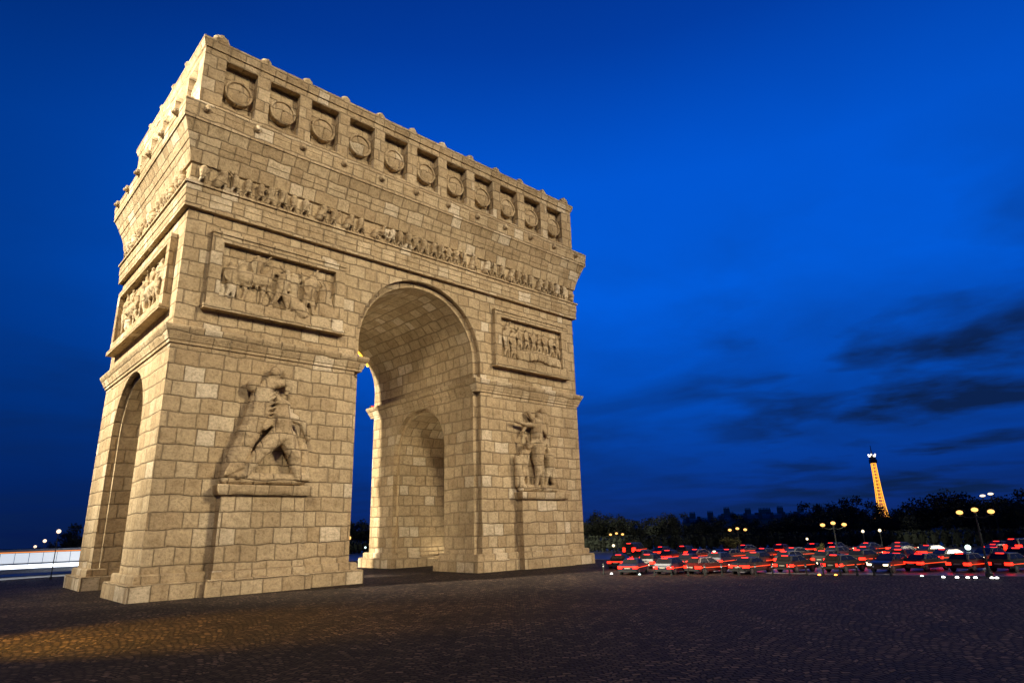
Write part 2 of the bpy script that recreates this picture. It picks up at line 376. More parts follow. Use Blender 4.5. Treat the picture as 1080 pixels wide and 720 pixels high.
# ---- carving
def figure(bm, x, z, h, lean=0.0, arm=(0, 0), arm2=None, stride=.18, y=0.0, fat=1.0, flip=1, robe=False, bend=0.0):
    """one carved figure, feet at z, in the plane y; tapered limbs"""
    u = h / 7.5; f = flip
    hip = Vector((x + lean * .5 * f, y, z + 3.85 * u)); chest = Vector((x + (lean + bend * .4) * f, y, z + 5.6 * u)); nk = Vector((x + (lean + bend * .8) * f, y, z + 6.35 * u))
    hd = Vector((x + (lean * 1.05 + bend) * f, y - .12 * u, z + 6.95 * u))
    cap(bm, hip, chest, .72 * u * fat, .86 * u * fat); cap(bm, chest, nk, .5 * u * fat, .3 * u); ball(bm, hd, .55 * u, (.85, .95, 1.1))
    ball(bm, (hd.x + .3 * u * f, hd.y - .35 * u, hd.z - .05 * u), .15 * u, sub=1)
    for s in (-1, 1):
        ft = Vector((x + s * stride * h * .5, y - .1 * u, z + .15 * u)); kn = (hip + ft) / 2 + Vector((.22 * u * f, -.2 * u, .1 * u))
        if robe: cap(bm, hip + Vector((s * .3 * u, 0, 0)), ft, .7 * u, .75 * u)
        else:
            cap(bm, hip + Vector((s * .28 * u, 0, -.1 * u)), kn, .48 * u * fat, .36 * u * fat); cap(bm, kn, ft, .34 * u * fat, .24 * u)
        cap(bm, ft, ft + Vector((.45 * u * f, -.1 * u, -.02 * u)), .22 * u, .16 * u)
    for s, a in ((1, arm), (-1, arm2)):
        sh = chest + Vector((s * .75 * u, -.1 * u, .35 * u))
        if a is None: el = sh + Vector((s * .35 * u, -.2 * u, -1.2 * u)); ha = el + Vector((.2 * u * f, -.4 * u, -1.0 * u))
        else:
            dd = Vector((math.cos(a[0]), -.1, math.sin(a[0]))); el = sh + dd * 1.3 * u; ha = el + Vector((math.cos(a[1]), -.15, math.sin(a[1]))) * 1.3 * u
        cap(bm, sh, el, .34 * u * fat, .27 * u); cap(bm, el, ha, .26 * u, .2 * u)
    return hd
def horse(bm, x, z, h, y=0.0, flip=1):
    u = h / 5.0; f = flip
    P = lambda a, b2, dy=0: Vector((x + a * u * f, y + dy, z + b2 * u))
    cap(bm, P(-1.3, 3), P(1.2, 3.1), .85 * u, .8 * u); cap(bm, P(1.3, 3.4), P(2.1, 4.7), .6 * u, .36 * u); cap(bm, P(2.1, 4.75), P(2.9, 4.2), .34 * u, .2 * u)
    for a, k, ft in ((-1.5, (-1.8, 1.7), (-1.4, .1)), (-1.1, (-.8, 1.6), (-1.1, .1)), (1.2, (1.9, 1.9), (2.3, .9)), (1.0, (1.1, 1.5), (.9, .1))):
        cap(bm, P(a, 2.7), P(*k), .4 * u, .24 * u); cap(bm, P(*k), P(*ft), .22 * u, .18 * u)
    cap(bm, P(-2.0, 3.3), P(-2.7, 1.8), .28 * u, .12 * u)
def squash(bm, ycentre, k):
    for v in bm.verts: v.co.y = ycentre + (v.co.y - ycentre) * k

def pedestal(x0, x1):
    bm = bmesh.new(); y1 = -D + .3
    def st(prof, xa, xb):
        rings = [[bm.verts.new(c) for c in ((xa - p, -D - d, z), (xb + p, -D - d, z), (xb + p, y1, z), (xa - p, y1, z))] for z, p, d in prof]
        for a, b2 in zip(rings, rings[1:]):
            for i in range(4): bm.faces.new((a[i], a[(i + 1) % 4], b2[(i + 1) % 4], b2[i]))
        bm.faces.new(rings[0][::-1]); bm.faces.new(rings[-1])
    st([(0.012, .55, 1.62), (1.16, .52, 1.58), (1.24, .45, 1.5), (1.24, .18, 1.2), (1.78, .15, 1.18), (1.88, .05, 1.04), (7.5, .0, .95), (7.6, .05, 1.0), (7.62, .25, 1.28), (7.9, .36, 1.4), (8.35, .42, 1.46), (8.42, .36, 1.4)], x0, x1)
    return build('pedestal', bm, STONE, arch, uv=True)
pedestal(-20.0, -12.75)
pedestal(13.45, 20.6)

# left group: cloaked figure leaning over a striding one
bm = bmesh.new(); Y = -D - .55
def V(x, z, dy=0): return Vector((x, Y + dy, z))
cap(bm, V(-19.35, 9.5), V(-18.8, 11.1, -.1), .8, .85); cap(bm, V(-18.8, 11.1), V(-18.0, 12.8), .85, .8); cap(bm, V(-18.2, 12.6), V(-17.6, 14.4), .95, .95)
cap(bm, V(-17.6, 14.2), V(-17.2, 16.2), 1.05, .95); ball(bm, V(-18.15, 16.8, -.25), .62, (1, .9, 1.05)); cap(bm, V(-17.3, 16.2), V(-16.4, 17.6), .8, .5)
ball(bm, V(-16.3, 18.2, -.1), .58, (.9, .95, 1.1)); cap(bm, V(-17.0, 17.2), V(-15.7, 18.6), .4, .26); cap(bm, V(-16.0, 17.3), V(-14.9, 17.6), .42, .28); cap(bm, V(-14.9, 17.5), V(-15.1, 16.5), .28, .2)
cap(bm, V(-16.8, 16.2), V(-15.6, 15.6, -.2), .6, .45)
ball(bm, V(-15.3, 15.35, -.35), .52, (.9, .95, 1.1)); cap(bm, V(-15.6, 14.4, -.3), V(-15.3, 12.9, -.3), .95, .85); cap(bm, V(-14.9, 14.5, -.3), V(-13.7, 14.0, -.5), .45, .36); cap(bm, V(-13.7, 14.0, -.5), V(-13.0, 12.6, -.5), .34, .26)
cap(bm, V(-16.2, 14.3, -.3), V(-17.0, 13.3, -.5), .4, .3)
cap(bm, V(-15.7, 12.7, -.35), V(-17.0, 11.4, -.55), .8, .62); cap(bm, V(-17.0, 11.4, -.5), V(-18.2, 9.5, -.35), .58, .42); cap(bm, V(-18.2, 9.35, -.4), V(-18.9, 9.1, -.6), .34, .26)
cap(bm, V(-14.9, 12.6, -.3), V(-14.2, 11.0, -.5), .8, .6); cap(bm, V(-14.2, 11.0, -.4), V(-13.7, 9.3, -.3), .6, .45); cap(bm, V(-13.7, 9.2, -.4), V(-12.9, 9.1, -.5), .4, .3)
cap(bm, V(-13.3, 11.8), V(-12.9, 9.4), .5, .5)
cap(bm, V(-17.6, 9.0), V(-13.2, 9.0), .5, .5); cap(bm, V(-19.6, 9.0), V(-17.8, 8.95), .6, .5)
for k in range(7):   # cloak folds
    t = k / 6; cap(bm, V(-19.9 + 1.2 * t, 9.2 + .1 * k, -.7), V(-18.2 + 1.0 * t, 13.6 + .3 * k, -.55), .16, .12)
for k in range(5): cap(bm, V(-18.1, 14.0 + .3 * k, -.75), V(-16.3, 14.6 + .45 * k, -.8), .13, .1)
g = remeshed(bm, .08, .035); build('sculpture_group', g, STONE, arch, smooth=True, uv=True, front='y')
# right group: winged figure with outstretched arm over a standing hero and kneeling figures
bm = bmesh.new()
ball(bm, V(16.75, 17.5, -.25), .5, (.9, .95, 1.1)); cap(bm, V(16.6, 16.6), V(16.5, 14.9), .75, .8)
cap(bm, V(16.2, 16.4, -.2), V(14.4, 16.35, -.3), .34, .26); cap(bm, V(14.4, 16.35, -.3), V(12.7, 16.6, -.3), .24, .18)
cap(bm, V(17.1, 16.6), V(17.8, 18.3), .42, .3); cap(bm, V(17.8, 18.3), V(18.2, 16.9), .5, .3)
cap(bm, V(15.2, 17.9), V(16.2, 16.9), .22, .4); cap(bm, V(14.6, 16.2), V(14.0, 15.0), .3, .14)
for k in range(6): cap(bm, V(17.3 + .25 * k, 16.4 - .25 * k), V(17.7 + .28 * k, 18.2 - .5 * k), .22, .16)
figure(bm, 16.2, 8.8, 6.8, 0, arm=(2.2, 1.3), arm2=(3.7, 1.9), stride=.16, y=Y - .35, fat=1.15)
figure(bm, 14.0, 8.8, 5.3, .2, arm=(.9, 1.6), arm2=(-2.0, -1.2), stride=.25, y=Y + .0, fat=1.15, bend=.4)
figure(bm, 18.3, 8.8, 5.0, -.2, arm=(2.4, 2.0), arm2=(-1, -1.6), stride=.35, y=Y - .1, fat=1.25, flip=-1, bend=.3)
cap(bm, V(13.1, 12.3), V(13.5, 9.3), .35, .6); cap(bm, V(19.0, 11.5), V(19.5, 9.2), .4, .5); cap(bm, V(13.6, 8.9), V(19.3, 8.9), .45, .45)
g = remeshed(bm, .08, .03, seed=4); build('sculpture_group', g, STONE, arch, smooth=True, uv=True, front='y')

# relief panels
def relief_front(x0, x1, z0, z1, fill, sgn=-1, border=1.0, proud=.55):
    p = empty('relief_panel', (0, 0, 0)); p.parent = arch
    bm = bmesh.new(); ya, yb = sorted((sgn * (D - .2), sgn * (D + proud)))
    for (a, b2, c, e) in ((x0, x1, z0, z0 + border * .85), (x0, x1, z1 - border * .7, z1), (x0, x0 + border, z0 + border * .85, z1 - border * .7), (x1 - border, x1, z0 + border * .85, z1 - border * .7)):
        box(bm, a, b2, ya, yb, c, e)
    yc, yd = sorted((sgn * (D - .2), sgn * (D + proud + .22))); box(bm, x0 - .2, x1 + .2, yc, yd, z0 - .42, z0 - .003)
    yc, yd = sorted((sgn * (D - .2), sgn * (D + proud + .12))); box(bm, x0 - .06, x1 + .06, yc, yd, z1 + .003, z1 + .22)
    build('frame', bm, STONE, p, uv=True)
    bm = bmesh.new(); fill(bm, x0 + border, x1 - border, z0 + border * .85, z1 - border * .7)
    for v in bm.verts: v.co.y = sgn * (D + .12) + (v.co.y * .85 if sgn < 0 else -v.co.y * .85)
    g = remeshed(bm, .08, .03, seed=x0); build('carving', g, STONE, p, smooth=True, uv=True, front='y')
def fill_left(bm, x0, x1, z0, z1):
    random.seed(3); h = z1 - z0
    horse(bm, x0 + 3.0, z0 - .1, 4.1, 0, 1); figure(bm, x0 + 2.9, z0 + 1.5, 3.3, .2, arm=(.6, .9), y=-.2, fat=1.3, flip=1)
    figure(bm, x0 + 1.0, z0, 3.6, -.1, arm=(1.2, .8), fat=1.25, y=0); figure(bm, x0 + 5.3, z0, 4.1, .3, arm=(2.2, 2.6), y=-.3, fat=1.35, stride=.4, bend=.3)
    figure(bm, x0 + 6.8, z0, 4.0, -.2, arm=(.7, 1.9), y=0, fat=1.3, stride=.3); figure(bm, x0 + 8.0, z0, 4.2, .3, arm=(1.8, 1.2), y=-.25, fat=1.35, stride=.35)
    figure(bm, x0 + 9.5, z0, 3.7, -.4, arm=(2.7, 2.3), y=-.1, fat=1.5, robe=True, flip=-1); cap(bm, Vector((x0 + 6.3, -.1, z0 + 1.2)), Vector((x0 + 7.6, -.1, z0 + .2)), .6, .8)
    cap(bm, Vector((x1 - .9, 0, z0 + 3.2)), Vector((x1 - .2, 0, z0 + .2)), .3, .7)
def fill_right(bm, x0, x1, z0, z1):
    random.seed(8)
    figure(bm, x0 + .9, z0, 4.2, 0, arm=(1.7, 1.2), fat=1.0, y=-.2); figure(bm, x0 + 2.0, z0, 4.0, .1, arm=(.8, 1.6), fat=1.05, y=-.1)
    for k in range(7): figure(bm, x0 + 3.3 + k * 1.15, z0 + 1.4 + .15 * math.sin(k * 2.1), 2.9, random.uniform(-.15, .2), arm=(random.uniform(-1, 2), random.uniform(0, 2.2)), fat=1.15, stride=.3, y=-.05 * (k % 3))
    for k in range(12):
        t = k / 11; cap(bm, Vector((x0 + 3.0 + 7.2 * t, 0, z0 + 1.5 - .5 * abs(2 * t - 1))), Vector((x0 + 3.3 + 7.2 * t, 0, z0 + .9 - .6 * abs(2 * t - 1))), .42, .38)
    figure(bm, x0 + 4.2, z0 - .1, 1.8, .2, arm=(2, 1), fat=1.3, y=-.2); figure(bm, x1 - 2.2, z0 - .1, 1.7, -.3, arm=(2, 1), fat=1.3, y=-.2)
def fill_any(bm, x0, x1, z0, z1):
    random.seed(int(abs(x0 * 10))); x = x0 + .8; k = 0
    while x < x1 - .7:
        if k % 4 == 2: horse(bm, x + 1.2, z0, 3.8, 0, random.choice((-1, 1))); figure(bm, x + 1.1, z0 + 1.5, 3.0, .1, arm=(1, 1.4), fat=1.2, y=-.2); x += 3.0
        else: figure(bm, x, z0, random.uniform(3.4, 4.4), random.uniform(-.4, .4), arm=(random.uniform(-1, 2.5), random.uniform(0, 2.5)), stride=random.uniform(.2, .5), fat=1.2, y=-.25 * (k % 2), flip=random.choice((-1, 1)), bend=random.uniform(0, .5)); x += random.uniform(1.2, 1.6)
        k += 1
relief_front(-22.75, -9.95, 23.45, 30.1, fill_left)
relief_front(10.15, 22.95, 23.45, 30.1, fill_right)
relief_front(-22.75, -9.95, 23.45, 30.1, fill_any, sgn=1)
relief_front(10.15, 22.95, 23.45, 30.1, fill_any, sgn=1)
for sgn in (-1, 1):
    p = empty('relief_panel', (0, 0, 0)); p.parent = arch
    bm = bmesh.new(); y0, y1, z0, z1, bd = -9.7, 9.7, 23.45, 30.1, 1.0
    xa, xb = sorted((sgn * (W - .2), sgn * (W + .6)))
    for (a, b2, c, e) in ((y0, y1, z0, z0 + bd * .85), (y0, y1, z1 - bd * .7, z1), (y0, y0 + bd, z0 + bd * .85, z1 - bd * .7), (y1 - bd, y1, z0 + bd * .85, z1 - bd * .7)): box(bm, xa, xb, a, b2, c, e)
    xc, xd = sorted((sgn * (W - .2), sgn * (W + .85))); box(bm, xc, xd, y0 - .2, y1 + .2, z0 - .42, z0 - .003)
    build('frame', bm, STONE, p, uv=True)
    bm = bmesh.new(); fill_any(bm, y0 + bd, y1 - bd, z0 + bd * .85, z1 - bd * .7)
    for v in bm.verts: v.co = Vector((sgn * (W + .12) - sgn * v.co.y * .85, v.co.x, v.co.z))
    g = remeshed(bm, .13, .05, seed=sgn); build('carving', g, STONE, p, smooth=True, uv=True, front='x')
# frieze procession
random.seed(21)
def frieze_run(length, seed):
    bm = bmesh.new(); random.seed(seed); x = -length + .7
    while x < length - .5:
        t = random.random()
        if t < .12: x += random.uniform(.6, 1.0); cap(bm, Vector((x - .5, 0, 34.6)), Vector((x - .3, 0, 35.3)), .35, .3); continue
        if t < .16: horse(bm, x + .6, 34.42, 1.6, 0, random.choice((-1, 1))); figure(bm, x + .6, 35.0, 1.25, 0, arm=(1, 1.5), y=-.1, fat=1.2); x += 1.7; continue
        figure(bm, x, 34.42, random.uniform(1.85, 2.0), random.uniform(-.08, .08), arm=(random.uniform(-.8, 2.4), random.uniform(0, 2.6)), arm2=random.choice((None, (random.uniform(1, 4), random.uniform(1, 3)))), stride=random.uniform(.28, .5), fat=1.6, flip=random.choice((-1, 1)), robe=random.random() < .12)
        x += random.uniform(.95, 1.3)
    return bm
for s in (-1, 1):
    bm = frieze_run(W, 5 + s)
    for v in bm.verts: v.co.y = s * (D + .50) - s * v.co.y * 1.4
    g = remeshed(bm, .075, .02, seed=s); tag(build('procession_relief', g, STONE, fr, smooth=True, uv=True, front='y'))
    bm = frieze_run(D, 15 + s)
    for v in bm.verts: v.co = Vector((s * (W + .44) - s * v.co.y * 1.25, v.co.x, v.co.z))
    g = remeshed(bm, .08, .02, seed=s); build('procession_relief', g, STONE, fr, smooth=True, uv=True, front='x')

# ================================================================== GROUND
GROUND = plain('dark_earth_and_grass', (.02, .022, .016), .95, scale=.05)
ASPH = plain('asphalt', (.042, .040, .040), .33, scale=1.2, var=.25)
def gz(r):
    if r < 230: return -0.03
    if r < 2300: t = (r - 230) / 2070; return -0.03 - 114 * (t * t * (3 - 2 * t) * .55 + t * .45)
    return -114.0
bm = bmesh.new(); rs = [0, 60, 140, 230, 280, 340, 420, 520, 650, 800, 1000, 1250, 1550, 1900, 2300, 3500, 6000, 14000]
prev = None; SEG = 72
for r in rs:
    if r == 0: ring = [bm.verts.new((0, 0, -.03))]
    else: ring = [bm.verts.new((r * math.cos(2 * PI * i / SEG), r * math.sin(2 * PI * i / SEG), gz(r))) for i in range(SEG)]
    if prev:
        for i in range(SEG):
            if len(prev) == 1: bm.faces.new((prev[0], ring[i], ring[(i + 1) % SEG]))
            else: bm.faces.new((prev[i], ring[i], ring[(i + 1) % SEG], prev[(i + 1) % SEG]))
    prev = ring
tag(build('ground', bm, GROUND, smooth=True), kind='structure')
# the paved island: an irregular rounded outline, its far kerb about sixty metres from the viewer on the right
isl = [(-95, -150), (-30, -150), (22, -118), (26.5, -80), (25.2, -62), (22.5, -53), (19.8, -44), (18.6, -36), (20, -27.5), (28.2, -19.5), (33, -8), (33, 10), (26, 24), (10, 33), (-12, 37), (-34, 34), (-60, 15), (-95, -20)]
def smooth_loop(pts, it=2):
    for _ in range(it):
        q = []
        for i in range(len(pts)):
            a, b2 = Vector(pts[i]), Vector(pts[(i + 1) % len(pts)]); q += [tuple(a * .75 + b2 * .25), tuple(a * .25 + b2 * .75)]
        pts = q
    return pts
isl = smooth_loop(isl)
bm = bmesh.new()
bm.faces.new([bm.verts.new((x, y, 0.0)) for x, y in isl])
bmesh.ops.triangulate(bm, faces=bm.faces[:])
tag(build('cobbled_square', bm, cobble_mat()), kind='structure')
# kerb: thin raised strip of granite
KERB = plain('granite_kerb', (.16, .15, .15), .7)
bm = bmesh.new(); n = len(isl)
inn = []; outp = []
for i in range(n):
    a, b2, c = Vector(isl[i - 1]), Vector(isl[i]), Vector(isl[(i + 1) % n]); t = (c - a).normalized(); nn = Vector((t.y, -t.x)); inn.append(b2); outp.append(b2 + nn * .3)
for i in range(n):
    j = (i + 1) % n
    A = [bm.verts.new((*p, z)) for p, z in ((inn[i], .0), (inn[j], .0), (outp[j], .0), (outp[i], .0))]
    B = [bm.verts.new((*p, z)) for p, z in ((inn[i], .05), (inn[j], .05), (outp[j], .05), (outp[i], .05))]
    for k in range(4): bm.faces.new((A[k], A[(k + 1) % 4], B[(k + 1) % 4], B[k]))
    bm.faces.new(B)
bmesh.ops.remove_doubles(bm, verts=bm.verts[:], dist=1e-4)
tag(build('kerb', bm, KERB), kind='structure')
# road: ring of asphalt out to the trees (sheet a little under the island)
bm = bmesh.new(); SEGR = 96; 
a = [bm.verts.new((118 * math.cos(2 * PI * i / SEGR) , -15 + 118 * math.sin(2 * PI * i / SEGR), -.02)) for i in range(SEGR)]
bm.faces.new(a)
tag(build('road', bm, ASPH), kind='structure')
# lane markings: dashes on the road
WHITE = plain('worn_white_paint', (.62, .60, .56), .6, scale=2)
bm = bmesh.new()
for rad in (0.0, 1.0):
    for k in range(0, 40):
        px = 640 + k * 12; dist = 69 + rad * 11; p = spot(px, dist, -.014); q = spot(px + 5, dist, -.014); t = (q - p).normalized(); nn = Vector((-t.y, t.x, 0)) * .08
        if p.length < 40 and p.y > -20: continue
        bm.faces.new([bm.verts.new(v) for v in (p - nn, q - nn, q + nn, p + nn)])
tag(build('lane_markings', bm, WHITE), kind='structure')

# ================================================================== VEHICLES
GLASS = plain('tinted_glass', (.012, .014, .018), .08, var=.02)
TYRE = plain('tyre_rubber', (.02, .02, .02), .8)
RIM = plain('alloy', (.12, .12, .13), .4, .6)
RED = glow('red_tail_lamp', (1.0, .016, .006), 5.5)
REDBAR = glow('red_light_bar', (1.0, .022, .008), 4)
PLATE = plain('plate', (.35, .33, .25), .5)
TRAIL = glow('red_trail_glow', (1.0, .07, .012), 1.6)
AMBER = glow('amber_lamp', (1.0, .33, .03), 12)
HEAD = glow('headlamp', (1.0, .80, .50), 4.5)
PAINTS = {'black': plain('black_car_paint', (.01, .01, .011), .35), 'grey': plain('grey_car_paint', (.018, .018, .02), .4), 'blue': plain('blue_car_paint', (.01, .015, .04), .4),
          'red': plain('red_car_paint', (.09, .004, .003), .35), 'silver': plain('silver_car_paint', (.03, .031, .034), .4, .2), 'white': plain('white_car_paint', (.55, .55, .54), .35)}
def car_proto(kind):
    """front towards +x; every part its own mesh"""
    root = empty('parked_car', (0, 0, 0))
    if kind == 'hatchback': Lh, H, prof, cab = 2.0, 1.48, [(-2.0, .42), (-2.02, .72), (-1.9, .98), (1.0, .94), (1.75, .80), (2.0, .62), (2.02, .42), (1.7, .26), (-1.75, .26)], [(-1.86, .95), (-1.45, 1.44), (.05, 1.46), (.95, .93)]
    elif kind == 'saloon': Lh, H, prof, cab = 2.25, 1.42, [(-2.25, .45), (-2.25, .78), (-2.05, .98), (1.05, .92), (2.0, .78), (2.25, .6), (2.25, .4), (1.9, .25), (-1.95, .25)], [(-1.55, .96), (-.95, 1.38), (.25, 1.40), (1.15, .92)]
    else: Lh, H, prof, cab = 2.4, 2.0, [(-2.4, .5), (-2.42, 1.2), (-2.36, 1.25), (1.3, 1.2), (2.1, .98), (2.4, .7), (2.4, .42), (2.0, .3), (-2.0, .3)], [(-2.37, 1.22), (-2.25, 1.96), (.7, 2.0), (1.5, 1.18)]
    hw = .9
    def ext(pts, w0, w1, zt):
        bm = bmesh.new(); zs = [p[1] for p in pts]; z0, z1 = min(zs), max(zs)
        wd = lambda z: w0 + (w1 - w0) * (z - z0) / (z1 - z0)
        A = [bm.verts.new((x, -wd(z), z)) for x, z in pts]; B = [bm.verts.new((x, wd(z), z)) for x, z in pts]; k = len(pts)
        for i in range(k): bm.faces.new((A[i], A[(i + 1) % k], B[(i + 1) % k], B[i]))
        bm.faces.new(A[::-1]); bm.faces.new(B); bmesh.ops.recalc_face_normals(bm, faces=bm.faces[:])
        bmesh.ops.bevel(bm, geom=bm.edges[:], offset=.06, segments=2, affect='EDGES'); return bm
    b1 = ext(prof, hw, hw - .03, 0); b2 = ext(cab, hw - .08, hw - .24, 0); bm_join(b1, b2)
    build('body', b1, PAINTS['grey'], root)
    # windows: panes set just proud of the cabin
    bm = bmesh.new(); zb, zt = cab[0][1] + .06, max(c[1] for c in cab) - .07
    def lerp(a, b3, t): return a + (b3 - a) * t
    def cabx(z, rear):
        p, q = (cab[0], cab[1]) if rear else (cab[3], cab[2]); t = (z - p[1]) / (q[1] - p[1]); return lerp(p[0], q[0], t)
    wz = lambda z: lerp(hw - .08, hw - .24, (z - cab[0][1]) / (cab[2][1] - cab[0][1])) + .012
    for s in (-1, 1):
        for (ta, tb) in ((.05, .47), (.52, .95)):
            pts = []
            for z, tt in ((zb, ta), (zb, tb), (zt, tb), (zt, ta)): pts.append((lerp(cabx(z, True) + .12, cabx(z, False) - .12, tt), s * wz(z), z))
            bm.faces.new([bm.verts.new(p) for p in pts])
    for rear in (True, False):
        sx = -.02 if rear else .02
        bm.faces.new([bm.verts.new((cabx(z, rear) + sx, s * (wz(z) - .12), z)) for z, s in ((zb, -1), (zb, 1), (zt, 1), (zt, -1))])
    build('windows', bm, GLASS, root)
    for x in (-Lh + .75, Lh - .82):
        for s in (-1, 1):
            bm = bmesh.new(); tube(bm, (x, s * (hw - .2), .32), (x, s * (hw + .012), .32), .32, .32, 16)
            w = build('wheel', bm, TYRE, root); bm = bmesh.new(); tube(bm, (x, s * (hw - .1), .32), (x, s * (hw + .03), .32), .2, .19, 10); build('rim', bm, RIM, w)
    zt = prof[1][1] - .02
    for s in (-1, 1):
        bm = bmesh.new(); ys = sorted((s * .5, s * (hw - .01))); box(bm, -Lh - .05, -Lh + .42, ys[0], ys[1] + (.02 if s > 0 else 0), zt - (.34 if kind == 'van' else .18), zt + (.2 if kind == 'van' else .04)); build('tail_light', bm, RED, root)
        bm = bmesh.new(); box(bm, Lh - .22, Lh + .03, ys[0] + .02, ys[1] - .02, .56, .70); build('headlight', bm, HEAD, root)
    if kind == 'saloon': bm = bmesh.new(); box(bm, -Lh - .045, -Lh + .05, -.49, .49, zt - .06, zt + .02); build('light_bar', bm, REDBAR, root)
    bm = bmesh.new(); box(bm, -Lh - .055, -Lh + .05, -.26, .26, .56, .67); build('number_plate', bm, PLATE, root)
    for s in (-1, 1):
        bm = bmesh.new(); ys = sorted((s * (hw - .1), s * (hw + .012))); box(bm, -Lh + .45, Lh - .5, ys[0], ys[1], zt - .13, zt - .08); build('trail_strip', bm, TRAIL, root)  # added glowing strips that imitate the trails of passing lights
    bm = bmesh.new(); box(bm, cab[1][0] - .04, cab[1][0] + .1, -.3, .3, cab[1][1] - .05, cab[1][1] + .02); build('brake_light', bm, REDBAR, root)
    bm = bmesh.new(); box(bm, -Lh - .05, -Lh + .1, -hw + .03, hw - .03, .30, .46); build('bumper', bm, TYRE, root)
    bm = bmesh.new(); box(bm, Lh - .1, Lh + .06, -hw + .03, hw - .03, .28, .44); build('bumper', bm, TYRE, root)
    for s in (-1, 1):
        bm = bmesh.new(); ball(bm, (cabx(zb, False) - .25, s * (hw + .08), zb + .06), .11, (.7, 1, .7), 1); build('mirror', bm, TYRE, root)
    return root
protos = {k: car_proto(k) for k in ('hatchback', 'saloon', 'van')}
used = {}
random.seed(12)
lanes = [('kerbside', [(664, 64.5), (706, 64), (748, 64), (790, 64.5), (834, 65.5), (880, 66), (926, 67), (968, 68), (1012, 68.5), (1058, 69)]),
         ('second', [(652, 73.5), (684, 73), (722, 73), (758, 73.5), (795, 74), (834, 75), (872, 76), (912, 77), (950, 78), (992, 78), (1030, 79), (1068, 79)]),
         ('third', [(676, 84), (708, 84), (740, 84), (772, 84), (806, 85), (842, 86), (878, 86), (914, 87), (948, 88), (984, 89), (1050, 90), (1084, 90)]),
         ('outermost', [(668, 97), (698, 97), (728, 97), (758, 97), (790, 98), (822, 98), (854, 99), (886, 100), (918, 100), (950, 101), (1056, 101), (1086, 102)])]
for lname, lst in lanes:
    for i, (px, dist) in enumerate(lst):
        kind = random.choice(['hatchback', 'hatchback', 'hatchback', 'saloon', 'saloon', 'saloon', 'van']) if lname != 'kerbside' else random.choice(['hatchback', 'saloon']); paint = random.choice(['black', 'grey', 'blue', 'black', 'red', 'silver', 'grey'])
        P = spot(px + random.uniform(-6, 6), dist + random.uniform(-.8, .8), -.02); hd = heading(px); base = math.atan2(hd.y, hd.x)
        facing = (lname, i) in (('kerbside', 6), ('second', 10), ('outermost', 3))
        rz = base - random.uniform(.2, .8) if not facing else base + PI - .5
        if kind in used: r_ = dup(protos[kind], None, P, rz)
        else: r_ = protos[kind]; r_.location = P; r_.rotation_euler = (0, 0, rz); used[kind] = 1
        r_.name = 'car' if kind != 'van' else 'van'
        for ch in r_.children:
            if ch.name.startswith('body'):
                ch.material_slots[0].link = 'OBJECT'; ch.material_slots[0].material = PAINTS[paint]
        lt = 'pale headlights' if facing else 'red tail lights'
        tag(r_, f'{paint} {kind} with glowing {lt}, {ORD[i]} from the arch in the {lname} traffic lane', 'van' if kind == 'van' else 'car', 'cars in the evening traffic')

# buses
def bus(name, loc, rz, Lb, paint, win, label, tail, group=None):
    root = empty(name, loc, rz); tag(root, label, 'bus')
    h = Lb / 2; bm = bmesh.new(); box(bm, -h, h, -1.25, 1.25, .35, .95); bmesh.ops.bevel(bm, geom=bm.edges[:], offset=.05, segments=2, affect='EDGES')
    build('lower_body', bm, paint, root)
    bm = bmesh.new(); box(bm, -h + .03, h - .03, -1.22, 1.22, 2.95, 3.2); box(bm, -h + 1, h - 3, -.7, .7, 3.2, 3.42); build('roof', bm, paint, root)
    nb = int(Lb / 1.5)
    for k in range(nb + 1):
        x = -h + .06 + k * (Lb - .24) / nb
        for s in (-1, 1):
            bm = bmesh.new(); ys = sorted((s * 1.14, s * 1.235)); box(bm, x, x + .05, ys[0], ys[1], .95, 2.95); build('window_post', bm, paint, root)
    bm = bmesh.new(); box(bm, -h + .08, h - .08, -1.19, 1.19, .96, 2.94); build('lit_windows', bm, win, root)
    bm = bmesh.new(); box(bm, -h + .04, h - .04, -1.24, 1.24, 1.50, 1.68); build('window_rail', bm, paint, root)
    bm = bmesh.new(); box(bm, -h + .05, h - .05, -1.26, 1.26, 1.0, 1.42); build('streak_panel', bm, glow('white_streak_glow', (.95, .98, 1.0), 3.0), root)  # added glowing band, imitates a white streak of moving lights
    bm = bmesh.new(); box(bm, -h + .05, h - .05, -1.245, 1.245, 3.0, 3.12); build('roof_streak_strip', bm, glow('orange_streak_glow', (1.0, .28, .03), 1.0), root)  # thin glow added along the roof for an orange light streak
    for x in (-h + 2.2, h - 2.6):
        for s in (-1, 1):
            bm = bmesh.new(); tube(bm, (x, s * 1.0, .48), (x, s * 1.28, .48), .48, .48, 18); build('wheel', bm, TYRE, root)
    for s in (-1, 1):
        bm = bmesh.new(); ys = sorted((s * .8, s * 1.2)); box(bm, -h - .05, -h + .05, ys[0], ys[1], .7, 1.15); build('tail_light', bm, tail, root)
        bm = bmesh.new(); box(bm, h - .05, h + .05, ys[0], ys[1], .6, .85); build('headlight', bm, HEAD, root)
    bm = bmesh.new(); box(bm, -h - .05, -h + .03, -1.1, 1.1, 2.98, 3.1); build('light_bar', bm, REDBAR, root)
    return root
pB = spot(34, 112, -.02)
bus('city_bus', pB, 0.05, 19.0, plain('blue_grey_bus_paint', (.16, .22, .34), .35), glow('bus_interior_light', (.80, .88, 1.0), .75), 'long bus with brightly lit white windows passing left of the arch', RED)

